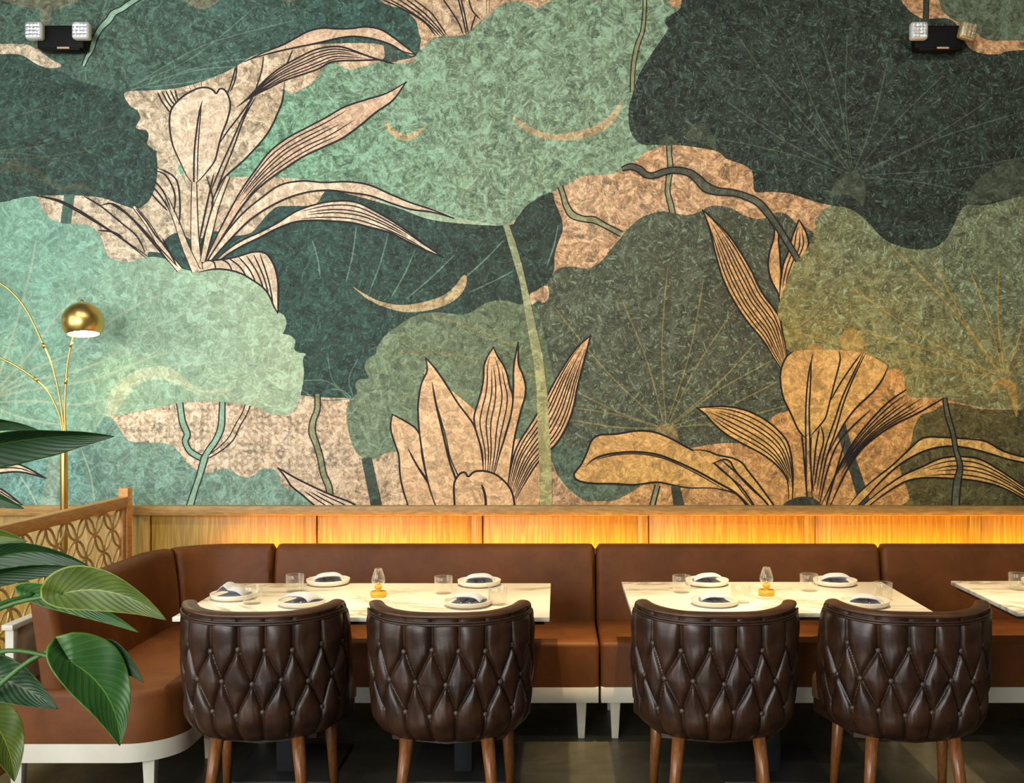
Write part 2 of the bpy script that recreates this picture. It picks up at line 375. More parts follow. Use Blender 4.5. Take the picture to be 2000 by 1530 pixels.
mur_mats = []; mur_idx = {}
def mm(name, cA, cB=None, p0=(0, 0), p1=(1, 0), con=1.0, fleck=.35, fcol=None, dots=0, fold=0):
    """printed colour going from cA at p0 to cB at p1 (drawing units) with brush texture"""
    if name in mur_idx: return mur_idx[name]
    m, nt, b = new_mat('mural_'+name); b.inputs['Roughness'].default_value = .62; b.inputs['Specular IOR Level'].default_value = .3
    cA = lin(cA); cB = lin(cB) if cB else cA
    def ds(c):
        l = .25*c[0]+.65*c[1]+.10*c[2]; k = .28 if c[1] > c[0] else .04
        return tuple(q+(l-q)*k for q in c)
    cA, cB = ds(cA), ds(cB)
    gn = nd(nt, 'ShaderNodeGroup'); gn.node_tree = g
    t = nd(nt, 'ShaderNodeTexCoord'); a = wx(p0); c = wx(p1)
    dv = Vector((c[0]-a[0], 0, c[1]-a[1])); L2 = dv.length_squared
    dp = nd(nt, 'ShaderNodeVectorMath', operation='DOT_PRODUCT'); nt.links.new(t.outputs['Object'], dp.inputs[0]); dp.inputs[1].default_value = dv/L2
    off = nd(nt, 'ShaderNodeMath', operation='SUBTRACT'); nt.links.new(dp.outputs['Value'], off.inputs[0]); off.inputs[1].default_value = (a[0]*dv.x+a[1]*dv.z)/L2
    br = nd(nt, 'ShaderNodeMath', operation='MULTIPLY_ADD'); nt.links.new(gn.outputs['Broad'], br.inputs[0]); br.inputs[1].default_value = .9
    sb = nd(nt, 'ShaderNodeMath', operation='SUBTRACT'); nt.links.new(off.outputs[0], sb.inputs[0]); sb.inputs[1].default_value = .45
    nt.links.new(sb.outputs[0], br.inputs[2]); br.use_clamp = True
    mx = nd(nt, 'ShaderNodeMix', data_type='RGBA'); nt.links.new(br.outputs[0], mx.inputs[0]); mx.inputs[6].default_value = cA+(1,); mx.inputs[7].default_value = cB+(1,)
    # tonal strokes
    k1, k2, k3 = 1-.62*con, .94, 1+.85*con
    wm = .10*con if fleck else 0
    r = ramp(nt, gn.outputs['Value'], [(.385, (max(.1, k1)*(1-wm), max(.1, k1), max(.1, k1)*(1-wm*.3))), (.49, (k2*(1+wm), k2, k2*(1-wm))), (.60, (k3*(1-wm*.4), k3, k3*(1+wm*.3)))]); r.color_ramp.interpolation = 'LINEAR'
    mu = nd(nt, 'ShaderNodeMix', data_type='RGBA', blend_type='MULTIPLY'); mu.inputs[0].default_value = 1; mu.clamp_result = False
    nt.links.new(mx.outputs[2], mu.inputs[6]); nt.links.new(r.outputs[0], mu.inputs[7])
    fm = nd(nt, 'ShaderNodeMath', operation='MULTIPLY'); nt.links.new(gn.outputs['Fleck'], fm.inputs[0]); fm.inputs[1].default_value = min(1, fleck*1.45)
    m2 = nd(nt, 'ShaderNodeMix', data_type='RGBA'); nt.links.new(fm.outputs[0], m2.inputs[0]); nt.links.new(mu.outputs[2], m2.inputs[6])
    fc = lin(fcol) if fcol else tuple(min(1, q*1.5+.12) for q in cB); m2.inputs[7].default_value = fc+(1,)
    out = m2.outputs[2]
    if dots:
        vo = nd(nt, 'ShaderNodeTexVoronoi'); vo.inputs['Scale'].default_value = 27; vo.inputs['Randomness'].default_value = .35; vo.voronoi_dimensions = '3D'
        nt.links.new(coords(nt, (1, .001, 1)), vo.inputs['Vector'])
        dr = ramp(nt, vo.outputs['Distance'], [(.22, (1,)*3), (.32, (0,)*3)])
        nm = nd(nt, 'ShaderNodeMath', operation='MULTIPLY'); nt.links.new(dr.outputs[0], nm.inputs[0])
        # dots fade from the lower left to the upper right of the print
        dp2 = nd(nt, 'ShaderNodeVectorMath', operation='DISTANCE'); nt.links.new(coords(nt, (1, 0, 1)), dp2.inputs[0])
        q = wx((330, 800)); dp2.inputs[1].default_value = (q[0], 0, q[1])
        rr = nd(nt, 'ShaderNodeMapRange'); nt.links.new(dp2.outputs['Value'], rr.inputs[0]); rr.inputs[1].default_value = .7; rr.inputs[2].default_value = 1.4; rr.inputs[3].default_value = dots; rr.inputs[4].default_value = 0
        nt.links.new(rr.outputs[0], nm.inputs[1])
        m3 = nd(nt, 'ShaderNodeMix', data_type='RGBA'); nt.links.new(nm.outputs[0], m3.inputs[0]); nt.links.new(out, m3.inputs[6]); m3.inputs[7].default_value = (.80, .72, .60, 1); out = m3.outputs[2]
    nt.links.new(out, b.inputs['Base Color'])
    mur_idx[name] = len(mur_mats); mur_mats.append(m); return mur_idx[name]
MV = []; MF = []; MI = []; lay = [0]
def yl():
    lay[0] += 1; return D-.0015-lay[0]*.000018
def poly(pts, mi, smooth=True, sub=5):
    P = catmull(pts, True, sub) if smooth else [np.array(p, float) for p in pts]
    y = yl(); W = [Vector(wx(p)).to_3d() for p in P]
    W = [Vector((q.x, q.y, 0)) for q in W]; b0 = len(MV)
    MV.extend([(q.x, y, q.y) for q in W])
    for t in tessellate_polygon([W]):
        a, b_, c = (W[i] for i in t)
        cr = (b_-a).cross(c-a).z
        MF.append(tuple(b0+i for i in (t if cr > 0 else t[::-1]))); MI.append(mi)
def ribbon(pts, w, mi, taper=(1, 1), sub=6, smooth=True, y=None):
    P = np.array(catmull(pts, False, sub) if smooth and len(pts) > 2 else [np.array(p, float) for p in pts])
    n = len(P); y = y or yl(); b0 = len(MV)
    T = np.gradient(P, axis=0); T /= (np.linalg.norm(T, axis=1)[:, None]+1e-9); N = np.stack([-T[:, 1], T[:, 0]], 1)
    ws = w if hasattr(w, '__len__') else [w, w]
    for i in range(n):
        u = i/(n-1); ww = np.interp(u, np.linspace(0, 1, len(ws)), ws)/2
        if taper[0] < 1: ww *= taper[0]+(1-taper[0])*min(1, u*6)
        if taper[1] < 1: ww *= taper[1]+(1-taper[1])*min(1, (1-u)*6)
        a = wx(P[i]+N[i]*ww); c = wx(P[i]-N[i]*ww); MV.append((a[0], y, a[1])); MV.append((c[0], y, c[1]))
    for i in range(n-1):
        MF.append((b0+2*i, b0+2*i+1, b0+2*i+3, b0+2*i+2)); MI.append(mi)
INK = mm('ink', (30, 21, 18), con=.3, fleck=0)
def line(pts, w=2.6, t=(.35, .35)): ribbon(pts, w*1.22, INK, t)
def vine(pts, w, mi, ink=3.0):
    ws = w if hasattr(w, '__len__') else [w, w]
    ribbon(pts, [q+2*ink for q in ws], INK); ribbon(pts, w, mi)
def petal(up, lo, mi, stripes=0, t0=0.0, t1=1.0, w=2.6, fill=True):
    """up and lo both run from base to tip"""
    U = resample(catmull(up, False, 6), 40); L = resample(catmull(lo, False, 6), 40)
    if fill: poly(list(U)+list(L[::-1]), mi, False)
    for i in range(stripes):
        f = (i+1)/(stripes+1); f += .10*math.sin(i*2.3)/(stripes+1)
        a, b_ = int(39*(t0+.02*(i % 3))), int(39*(t1-.03*((i*2) % 3)))
        Q = [U[k]*(1-f)+L[k]*f for k in range(a, b_, 4)]
        if len(Q) > 2: line(Q, w*.8, (.3, .3))
    line([U[k] for k in range(0, 40, 3)]+[U[39]], w*1.1); line([L[k] for k in range(0, 40, 3)]+[L[39]], w*1.1)
def veins(c, ends, mi, w=3.0, bend=.06):
    for k, e in enumerate(ends):
        c_ = np.array(c, float); e = np.array(e, float); d = e-c_; n = np.array([-d[1], d[0]])
        ribbon([c_+d*.06, c_+d*.5+n*bend*(1 if k % 2 else -1), e], [w*.8, w], mi, (1, .2))

BG = mm('beige', (194, 178, 152), (188, 146, 102), (350, 500), (1350, 520), 1.0, .35, (226, 208, 182), dots=.62)
BGo = mm('beige_ochre', (196, 150, 96), (196, 144, 80), (1200, 900), (1700, 900), .9, .35, (232, 190, 130))
PALE = mm('petal_pale', (216, 192, 164), (222, 198, 170), (600, 100), (400, 500), .65, .3, (238, 220, 195))
PINK = mm('petal_rose', (208, 176, 148), (214, 180, 148), (500, 200), (800, 400), .65, .3, (234, 208, 178))
PO = mm('petal_peach', (218, 182, 140), (214, 168, 116), (800, 800), (1100, 850), .65, .35, (240, 212, 176))
PR = mm('petal_orange', (202, 156, 104), (208, 162, 86), (1400, 450), (1600, 850), .7, .3, (236, 192, 130))
ML_ = mm('mint_leaf', (112, 176, 148), (158, 190, 146), (80, 700), (560, 720), .55, .3, (170, 206, 180))
TL_ = mm('teal_top_leaf', (62, 98, 80), (38, 80, 70), (150, 20), (600, 120), 1.0, .35, (118, 156, 128))
DG_ = mm('deep_green_leaf', (40, 72, 60), (34, 64, 56), (50, 200), (280, 350), 1.0, .35, (92, 136, 112))
CG_ = mm('sage_leaf', (92, 158, 122), (112, 148, 112), (520, 300), (900, 200), 1.0, .5, (170, 196, 160))
DT_ = mm('dark_teal_leaf', (34, 72, 62), (40, 58, 46), (600, 560), (1060, 440), 1.0, .35, (88, 134, 112))
GL_ = mm('moss_leaf', (106, 134, 98), (96, 116, 80), (720, 800), (1000, 650), .8, .35, (150, 170, 130))
GO_ = mm('olive_dark_leaf', (78, 88, 64), (76, 78, 54), (1150, 600), (1450, 700), .9, .6, (140, 166, 132))
DD_ = mm('darkest_leaf', (36, 52, 42), (34, 48, 38), (1400, 100), (1900, 300), 1.35, .42, (112, 136, 116))
OR_ = mm('yellow_green_leaf', (104, 116, 78), (140, 126, 62), (1850, 480), (1650, 800), .85, .62, (168, 196, 156))
OD_ = mm('brown_olive_leaf', (96, 88, 48), (78, 76, 46), (1800, 850), (2000, 950), .9, .35, (140, 134, 86))
BL_ = mm('teal_low_leaf', (84, 150, 142), (112, 156, 132), (40, 940), (450, 930), .75, .4, (150, 192, 176))
LG_ = mm('low_green_leaf', (74, 100, 76), (88, 108, 80), (1100, 900), (1230, 960), .9, .35, (130, 156, 122))
STL = mm('pale_stem', (136, 154, 110), (168, 162, 104), (990, 450), (1065, 900), .6, .3, (190, 196, 150))
SDK = mm('dark_stem', (56, 84, 70), (58, 62, 46), (100, 420), (1660, 900), .8, .25, (90, 110, 90))
VOL = mm('olive_vine', (142, 144, 92), None, con=.6, fleck=.2, fcol=(176, 176, 120))
VMI = mm('mint_vine', (132, 184, 150), None, con=.4, fleck=.2, fcol=(170, 206, 180))
VDK = mm('grey_vine', (84, 88, 66), None, con=.7, fleck=.2, fcol=(120, 124, 98))
FOL = mm('fold_cream', (176, 156, 116), None, con=.8, fleck=.3, fcol=(200, 180, 140))
FOM = mm('fold_mint', (172, 196, 154), None, con=.5, fleck=.3, fcol=(190, 212, 176))
FOD = mm('fold_dark', (62, 76, 56), None, con=.9, fleck=.3, fcol=(110, 120, 90))
FOO = mm('fold_mustard', (170, 140, 72), None, con=.7, fleck=.3, fcol=(200, 176, 110))
OLC = mm('olive_crescent', (104, 110, 80), None, con=.9, fleck=.3, fcol=(150, 150, 110))
VEl = mm('vein_mint', (158, 190, 156), None, con=.3, fleck=0)
VEd = mm('vein_dark', (74, 88, 66), None, con=.8, fleck=0)
VEo = mm('vein_olive', (128, 122, 78), None, con=.7, fleck=0)
VEy = mm('vein_mustard', (166, 142, 70), None, con=.7, fleck=0)
VEt = mm('vein_teal', (86, 124, 100), None, con=.7, fleck=0)

poly([(-690, -560), (2480, -560), (2480, 1000), (-690, 1000)], BG, False)
# beyond the photograph's edge: the same kind of leaves continue
poly([(-690, -560), (700, -560), (900, -300), (760, -120), (300, -60), (-200, -100), (-690, -40)], GL_)
poly([(1000, -560), (2480, -560), (2480, -180), (1900, -120), (1400, -200), (1100, -330)], TL_)
poly([(-690, 60), (-300, 40), (-60, 110), (-20, 330), (-200, 380), (-690, 360)], GO_)
# top-left teal leaf
poly([(-260, -120), (300, -140), (680, -30), (742, 0), (790, 20), (813, 42), (822, 66), (820, 90), (808, 112), (700, 128), (600, 132), (500, 128), (440, 142), (395, 160), (345, 173), (300, 177), (245, 181), (180, 190), (60, 190), (-120, 180)], TL_)
veins((235, 180), [(575, 40), (600, 75), (640, 110), (500, 12), (560, 130)], VEt, 2.4)
poly([(2, -20), (6, 2), (60, 16), (100, 20), (132, 12), (158, -2), (150, -20)], OLC)
ribbon([(90, 15), (86, 60), (68, 120)], [24, 16, 18], OLC)
poly([(356, -10), (372, 10), (392, 18), (416, 11), (432, -10)], OLC); poly([(548, -10), (560, 4), (578, 2), (590, -10)], OLC)
poly([(-30, 84), (0, 86), (30, 86), (55, 88), (80, 102), (100, 116), (121, 129), (98, 133), (72, 126), (48, 110), (22, 105), (-30, 107)], BG)
vine([(275, -6), (252, 8), (238, 18), (222, 26), (212, 40), (198, 54), (186, 74), (178, 98), (170, 112), (163, 129)], [7, 9, 8, 11, 10, 8, 9, 6, 4], VMI, 2.2)
# sage leaf (large, centre)
poly([(352, 322), (358, 348), (372, 368), (400, 356), (430, 348), (500, 345), (560, 348), (600, 352), (640, 362), (700, 376), (740, 392), (765, 404), (800, 418), (850, 431), (900, 436), (960, 441), (990, 441), (1010, 425), (1030, 401), (1055, 386), (1080, 374), (1100, 366), (1125, 350), (1140, 344), (1195, 340), (1220, 328), (1240, 315), (1256, 300), (1275, 292), (1292, 284), (1330, 260), (1345, 120), (1336, 20), (1360, -80), (1100, -90), (1082, -10), (1064, 8), (1046, 16), (1028, 6), (1010, 2), (990, 5), (973, 13), (955, 30), (935, 46), (918, 62), (903, 71), (860, 72), (842, 78), (826, 94), (814, 106), (806, 122), (775, 124), (742, 118), (722, 126), (700, 133), (680, 136), (662, 122), (642, 121), (628, 140), (612, 162), (590, 174), (572, 184), (556, 178), (520, 240), (440, 320)], CG_)
poly([(740, 394), (765, 404), (800, 418), (850, 431), (900, 436), (975, 441), (900, 426), (820, 400), (750, 388)], ML_)
veins((985, 438), [(620, 240), (700, 180), (1060, 60), (1180, 60), (930, 130)], mm('vein_sage', (132, 160, 122), None, con=.8, fleck=0), 2.2)
poly([(750, 234), (756, 254), (770, 268), (788, 275), (806, 272), (822, 260), (833, 246), (812, 256), (790, 262), (768, 250)], FOL)
poly([(1002, 228), (1014, 246), (1034, 261), (1060, 270), (1095, 274), (1130, 272), (1165, 262), (1193, 244), (1208, 222), (1213, 196), (1196, 220), (1168, 242), (1128, 256), (1080, 262), (1040, 250)], FOL)
poly([(1308, -10), (1310, 10), (1326, 14), (1334, -10)], BG)
vine([(1259, -10), (1259, 20), (1255, 60), (1246, 85), (1240, 110), (1236, 140), (1235, 180)], [5, 5, 6, 7, 6, 6], VOL, 2.2)
# dark teal leaf (centre)
poly([(288, 497), (318, 493), (322, 470), (336, 458), (350, 455), (362, 462), (376, 468), (395, 465), (407, 458), (420, 452), (435, 454), (450, 460), (470, 460), (490, 455), (505, 440), (518, 424), (530, 412), (547, 403), (605, 402), (622, 394), (632, 378), (650, 372), (770, 404), (850, 431), (985, 441), (1010, 425), (1030, 401), (1075, 376), (1084, 396), (1096, 424), (1099, 450), (1090, 474), (1083, 500), (1082, 528), (1072, 552), (1050, 566), (1034, 576), (1024, 592), (940, 660), (760, 790), (690, 779), (620, 776), (580, 772), (500, 770), (400, 640), (330, 560)], DT_)
veins((690, 782), [(560, 735), (575, 745), (640, 690), (645, 760), (700, 700), (760, 640)], VEt, 2.2, .16)
for a, b_ in (((696, 442), (676, 552)), ((757, 462), (722, 570)), ((812, 486), (765, 580)), ((888, 498), (793, 585)), ((985, 468), (906, 545)), ((1005, 528), (915, 572)), ((610, 470), (626, 545)), ((1090, 440), (1068, 520))):
    ribbon([a, ((a[0]+b_[0])/2+3, (a[1]+b_[1])/2), b_], [2.4, 3.2], VEt, (.3, .3))
poly([(689, 560), (712, 580), (740, 596), (775, 607), (800, 610), (840, 606), (875, 594), (898, 578), (909, 560), (912, 541), (903, 540), (886, 562), (860, 580), (820, 592), (780, 596), (740, 588), (712, 574)], FOL)
# beige vines on the right-hand background
vine([(1094, 364), (1100, 382), (1106, 402), (1118, 420), (1140, 428), (1160, 430), (1180, 440), (1214, 458)], [7, 7, 9, 11, 8, 10, 7, 8], VOL, 2.6)
vine([(1307, 276), (1307, 300), (1309, 325), (1306, 350), (1304, 375), (1310, 400), (1314, 420)], [8, 7, 9, 7, 8, 9], VOL, 2.2)
# moss leaf and olive dark leaf
poly([(1040, 596), (1063, 592), (1073, 575), (1070, 556), (1082, 532), (1096, 523), (1120, 521), (1146, 525), (1166, 517), (1180, 504), (1194, 486), (1208, 470), (1226, 448), (1248, 428), (1270, 418), (1296, 413), (1316, 417), (1342, 420), (1366, 414), (1384, 404), (1404, 402), (1430, 408), (1456, 422), (1482, 428), (1500, 424), (1518, 415), (1538, 420), (1560, 440), (1590, 456), (1700, 560), (1700, 800), (1560, 860), (1450, 866), (1400, 868), (1340, 880), (1240, 880), (1145, 874), (1000, 872), (980, 700)], GO_)
veins((1300, 838), [(1075, 590), (1210, 575), (1304, 520), (1376, 535), (1430, 610), (1480, 665), (1515, 700), (1520, 745), (1125, 765), (1110, 795), (1112, 820), (1545, 790), (1400, 830)], VEo, 3, .03)
poly([(690, 776), (698, 767), (694, 754), (700, 742), (720, 738), (712, 718), (720, 700), (734, 692), (737, 678), (752, 656), (780, 635), (808, 618), (838, 611), (868, 611), (900, 615), (922, 609), (944, 595), (964, 588), (990, 588), (1015, 595), (1045, 598), (1060, 640), (1072, 700), (1090, 780), (1090, 880), (960, 900), (800, 890), (775, 883), (752, 886), (732, 896), (716, 898), (700, 888), (688, 868), (680, 838), (677, 800)], GL_)
for q in ([(1080, 730), (1010, 680), (920, 640), (840, 614)], [(1030, 730), (930, 700), (840, 688), (770, 690)], [(930, 770), (860, 768), (780, 778)], [(1070, 740), (1020, 730), (990, 716)]): ribbon(q, [2.5, 3.5], VEo, (.3, .3))
poly([(1281, 842), (1286, 832), (1300, 828), (1316, 831), (1322, 842), (1328, 862), (1344, 882), (1300, 880), (1282, 860)], mm('knob_brown', (132, 114, 72), None, con=.8, fleck=.2))
# low green leaf + beige region under the flower
poly([(1070, 872), (1145, 873), (1240, 880), (1260, 920), (1248, 950), (1225, 966), (1200, 978), (1172, 983), (1150, 981), (1126, 968), (1104, 948), (1088, 925), (1078, 900)], LG_)
# yellow-green leaf right
poly([(1596, 425), (1592, 446), (1582, 475), (1566, 500), (1548, 520), (1538, 548), (1526, 580), (1520, 620), (1524, 655), (1542, 686), (1600, 700), (1700, 700), (1722, 712), (1745, 726), (1764, 736), (1768, 756), (1778, 776), (1805, 777), (1840, 778), (1872, 786), (1900, 793), (1930, 798), (1984, 800), (1988, 816), (2010, 832), (2200, 850), (2260, 360), (1890, 380), (1700, 380), (1622, 402)], OR_)
OD_pts = [(1798, 812), (1822, 803), (1850, 788), (1900, 795), (1930, 800), (2260, 820), (2260, 1010), (1776, 1010), (1776, 975), (1768, 945), (1758, 918), (1762, 892), (1778, 868), (1784, 838)]
poly([(1100, 1010), (1150, 981), (1200, 979), (1226, 966), (1250, 948), (1262, 915), (1300, 885), (1345, 876), (1400, 867), (1450, 866), (1480, 872), (1500, 850), (1503, 822), (1520, 808), (1545, 800), (1600, 760), (1735, 722), (1762, 730), (1768, 755), (1780, 778), (1850, 780), (1870, 800), (1840, 870), (1850, 1010)], BGo)
poly(OD_pts, OD_)
veins((1962, 742), [(1530, 640), (1610, 632), (1660, 560), (1740, 480), (1820, 505), (1890, 520), (1950, 520), (2010, 560), (2060, 640)], VEy, 3, .03)
poly([(1640, 672), (1646, 650), (1660, 640), (1674, 645), (1684, 660), (1696, 688), (1660, 690)], FOO)
poly([(1574, 690), (1580, 674), (1592, 669), (1604, 674), (1608, 690)], FOO)
poly([(1934, 770), (1940, 750), (1956, 738), (1974, 743), (1986, 760), (1986, 815), (1976, 790), (1966, 760), (1950, 752)], FOO)
# darkest leaf, upper right
poly([(1340, -60), (1331, 0), (1329, 16), (1314, 28), (1301, 36), (1299, 46), (1304, 58), (1284, 88), (1262, 122), (1246, 150), (1236, 182), (1228, 212), (1229, 248), (1240, 272), (1258, 283), (1310, 283), (1352, 287), (1400, 296), (1420, 311), (1456, 324), (1470, 340), (1474, 374), (1500, 375), (1540, 378), (1572, 388), (1602, 397), (1630, 403), (1654, 406), (1676, 418), (1700, 440), (1716, 458), (1742, 476), (1782, 487), (1820, 485), (1846, 469), (1862, 440), (1884, 403), (1924, 401), (1980, 387), (2030, 376), (2260, 340), (2260, -200), (1700, -200)], DD_)
veins((1665, 345), [(1400, 185), (1480, 130), (1545, 95), (1600, 70), (1655, 60), (1735, 110), (1850, 140), (1940, 190), (2010, 215), (2080, 290), (1900, 378), (1400, 270), (1420, 40)], VEd, 2.6, .03)
poly([(1620, 385), (1634, 352), (1650, 338), (1668, 336), (1684, 347), (1690, 368), (1686, 402), (1674, 392), (1650, 380)], FOD)
poly([(1892, 400), (1900, 362), (1940, 330), (2000, 305), (2100, 290), (2100, 365), (1980, 386)], FOD)
poly([(1340, 270), (1352, 246), (1368, 240), (1384, 250), (1402, 290), (1376, 282)], FOD)
poly([(1288, 283), (1294, 270), (1304, 264), (1314, 270), (1322, 283)], FOD)
poly([(1752, -30), (1760, 0), (1774, 20), (1790, 31), (1806, 37), (1846, 36), (1864, 44), (1874, 60), (1886, 84), (1900, 99), (1925, 106), (1950, 106), (2000, 98), (2260, 96), (2260, 60), (2000, 60), (1900, 0), (1860, -30)], BG)
poly([(1824, -40), (1832, 0), (1842, 22), (1856, 36), (1880, 47), (1900, 58), (1918, 74), (1944, 80), (2000, 79), (2260, 76), (2260, -40)], LG_)
vine([(1809, -10), (1808, 37)], 8, SDK, 2)
# deep green leaf on the left
poly([(-160, 96), (0, 106), (40, 108), (62, 120), (90, 134), (124, 142), (160, 160), (200, 172), (245, 181), (252, 195), (254, 206), (268, 216), (275, 230), (273, 242), (266, 250), (286, 255), (291, 266), (288, 281), (296, 289), (312, 290), (306, 298), (308, 330), (304, 362), (294, 388), (280, 402), (264, 408), (246, 403), (224, 395), (200, 387), (150, 382), (75, 383), (30, 389), (0, 396), (-160, 420)], DG_)
poly([(-40, 330), (0, 321), (26, 313), (50, 318), (78, 334), (104, 354), (124, 365), (140, 362), (152, 356), (170, 364), (184, 380), (160, 370), (128, 374), (96, 364), (60, 340), (20, 336)], FOD)
veins((-120, 300), [(130, 200), (200, 290), (190, 330), (240, 240)], VEd, 2.4, .05)
# stems and low leaves on the left
ribbon([(136, 380), (128, 440)], [20, 20], mm('mid_stem', (66, 110, 92), None, con=.6, fleck=.2))
poly([(-300, 850), (0, 850), (150, 870), (178, 852), (196, 826), (208, 811), (220, 818), (234, 838), (248, 858), (264, 864), (290, 865), (315, 865), (336, 871), (352, 886), (368, 906), (386, 920), (405, 924), (422, 921), (436, 915), (452, 919), (466, 929), (480, 933), (494, 930), (506, 920), (520, 915), (536, 918), (546, 930), (549, 945), (562, 955), (582, 958), (600, 972), (612, 1010), (-300, 1010)], BL_)
ribbon([(110, 895), (92, 1000)], [26, 30], mm('hazy_stem', (122, 158, 138), None, con=.6, fleck=.2))
for q in ([(160, 880), (178, 930), (186, 990)], [(40, 930), (62, 965), (75, 995)]): ribbon(q, [3, 3], VEl, (.4, .4))
vine([(350, 780), (353, 800), (357, 825), (366, 848), (362, 862), (370, 880), (384, 890), (398, 897)], [11, 9, 10, 9, 8, 9, 8], VMI, 2.4)
vine([(435, 780), (434, 805), (432, 835), (422, 860), (408, 880), (398, 898)], [7, 9, 10, 9, 9, 10], VMI, 2.4)
vine([(486, 786), (478, 808), (464, 832), (452, 856), (432, 876), (408, 892)], [8, 7, 7, 8, 6, 3], BG, 2.2)
vine([(400, 894), (390, 930), (380, 960), (368, 1000)], [11, 9, 9, 13], VMI, 2.4)
vine([(620, 770), (620, 800), (612, 822), (610, 845), (618, 868), (626, 895), (632, 925), (642, 950), (645, 968)], [8, 8, 9, 11, 9, 9, 9, 10, 9], VOL, 2.4)
ribbon([(716, 895), (738, 1000)], [20, 22], SDK)
# mint leaf
poly([(-200, 420), (0, 396), (30, 389), (68, 385), (80, 403), (96, 424), (120, 436), (142, 438), (170, 440), (186, 448), (196, 462), (202, 476), (206, 492), (216, 504), (236, 511), (256, 512), (276, 505), (300, 502), (325, 507), (346, 520), (366, 528), (390, 530), (412, 527), (442, 528), (470, 535), (496, 550), (516, 565), (530, 582), (538, 606), (552, 614), (560, 628), (556, 646), (553, 652), (568, 656), (577, 666), (575, 682), (584, 689), (598, 692), (592, 702), (594, 730), (590, 760), (584, 785), (576, 800), (562, 809), (546, 811), (528, 808), (508, 799), (490, 793), (442, 786), (400, 784), (352, 787), (300, 798), (272, 803), (240, 810), (210, 812), (196, 826), (180, 852), (160, 874), (136, 888), (110, 897), (0, 899), (-200, 900)], ML_)
poly([(206, 812), (208, 785), (220, 760), (240, 740), (268, 724), (290, 718), (312, 715), (334, 718), (350, 730), (368, 745), (386, 758), (402, 763), (424, 758), (444, 760), (462, 772), (486, 790), (470, 784), (450, 772), (420, 772), (396, 774), (370, 764), (340, 748), (310, 742), (282, 746), (256, 764), (238, 790), (222, 810)], FOM)
for q in ([(0, 770), (60, 745), (150, 725), (220, 695), (300, 640), (360, 614), (440, 602)], [(0, 774), (80, 758), (180, 742), (260, 712), (330, 690), (420, 696)], [(0, 765), (70, 720), (140, 690), (200, 640), (280, 590), (380, 560)], [(-5, 760), (60, 690), (110, 620), (165, 570)], [(-5, 745), (30, 640), (60, 530), (72, 465)], [(0, 786), (70, 784), (150, 790), (208, 780)], [(0, 800), (50, 818), (120, 830)], [(320, 716), (420, 708), (560, 714)]):
    ribbon(q, [5, 4], VEl, (1, .3))
# ---- first flower (upper left)
poly([(245, 181), (300, 177), (345, 173), (395, 160), (440, 142), (470, 125), (500, 108), (560, 96), (640, 86), (746, 88), (746, 118), (700, 133), (680, 136), (640, 122), (612, 162), (590, 174), (572, 184), (556, 178), (552, 195), (546, 215), (534, 240), (520, 262), (498, 290), (470, 318), (444, 344), (422, 370), (400, 372), (374, 368), (361, 350), (355, 322), (330, 300), (308, 296), (296, 289), (288, 281), (291, 266), (286, 255), (266, 250), (275, 230), (268, 216), (254, 206)], BG)
ribbon([(760, 88), (765, 122)], 22, SDK)
for q in ([(308, 180), (318, 200), (334, 222)], [(316, 178), (328, 200), (340, 216)], [(324, 177), (334, 196), (344, 208)], [(333, 176), (340, 192), (347, 204)], [(342, 175), (346, 190), (350, 200)], [(370, 168), (374, 178)], [(378, 165), (384, 175)], [(394, 160), (394, 172)], [(461, 128), (456, 150), (448, 175), (443, 185)], [(463, 128), (460, 155), (450, 180)], [(515, 110), (512, 135), (505, 160), (498, 182)], [(572, 98), (564, 118), (558, 132)]): line(q, 2.4)
petal([(476, 122), (505, 108), (530, 97), (560, 85), (590, 68), (620, 56), (655, 57), (690, 56), (720, 53), (748, 60), (772, 76), (800, 98), (812, 107)], [(476, 122), (505, 111), (535, 103), (565, 96), (600, 89), (640, 80), (672, 73), (700, 72), (730, 77), (760, 86), (785, 100), (803, 110), (812, 107)], PINK)
petal([(463, 210), (490, 186), (515, 160), (545, 135), (580, 115), (615, 98), (645, 92), (672, 93), (700, 103), (730, 114), (768, 125)], [(463, 210), (495, 188), (520, 176), (550, 160), (585, 148), (620, 136), (650, 121), (690, 119), (720, 118), (745, 118), (768, 125)], PINK, 5, .05, .95)
# cup petal
cup = [(379, 360), (366, 345), (352, 316), (338, 284), (332, 250), (333, 222), (342, 204), (362, 186), (388, 173), (406, 172), (417, 177), (423, 183), (430, 174), (440, 177), (448, 192), (450, 210), (444, 236), (434, 262), (427, 288), (420, 314), (406, 334), (390, 352)]
poly(cup, PALE); line(cup+[cup[0]], 3)
line([(396, 196), (389, 225), (384, 260), (380, 300), (379, 358)], 3, (.2, 1)); line([(394, 205), (390, 250), (387, 300), (386, 356)], 2)
for q in ([(556, 160), (553, 190), (545, 216), (522, 262), (480, 310), (440, 346), (424, 372), (412, 400)], [(500, 180), (484, 205), (462, 235), (444, 258), (430, 280)], [(494, 192), (472, 235), (450, 285), (430, 330), (410, 380)], [(500, 190), (478, 230), (456, 290), (436, 340), (418, 385)]): line(q, 2.6)
petal([(398, 520), (420, 470), (445, 420), (470, 375), (498, 335), (528, 296), (570, 265), (620, 240), (672, 210), (722, 193), (762, 180), (792, 162)], [(398, 520), (440, 455), (470, 408), (500, 372), (530, 348), (562, 326), (600, 302), (640, 284), (680, 264), (712, 238), (742, 214), (766, 198), (792, 162)], PINK, 5, .28, .85)
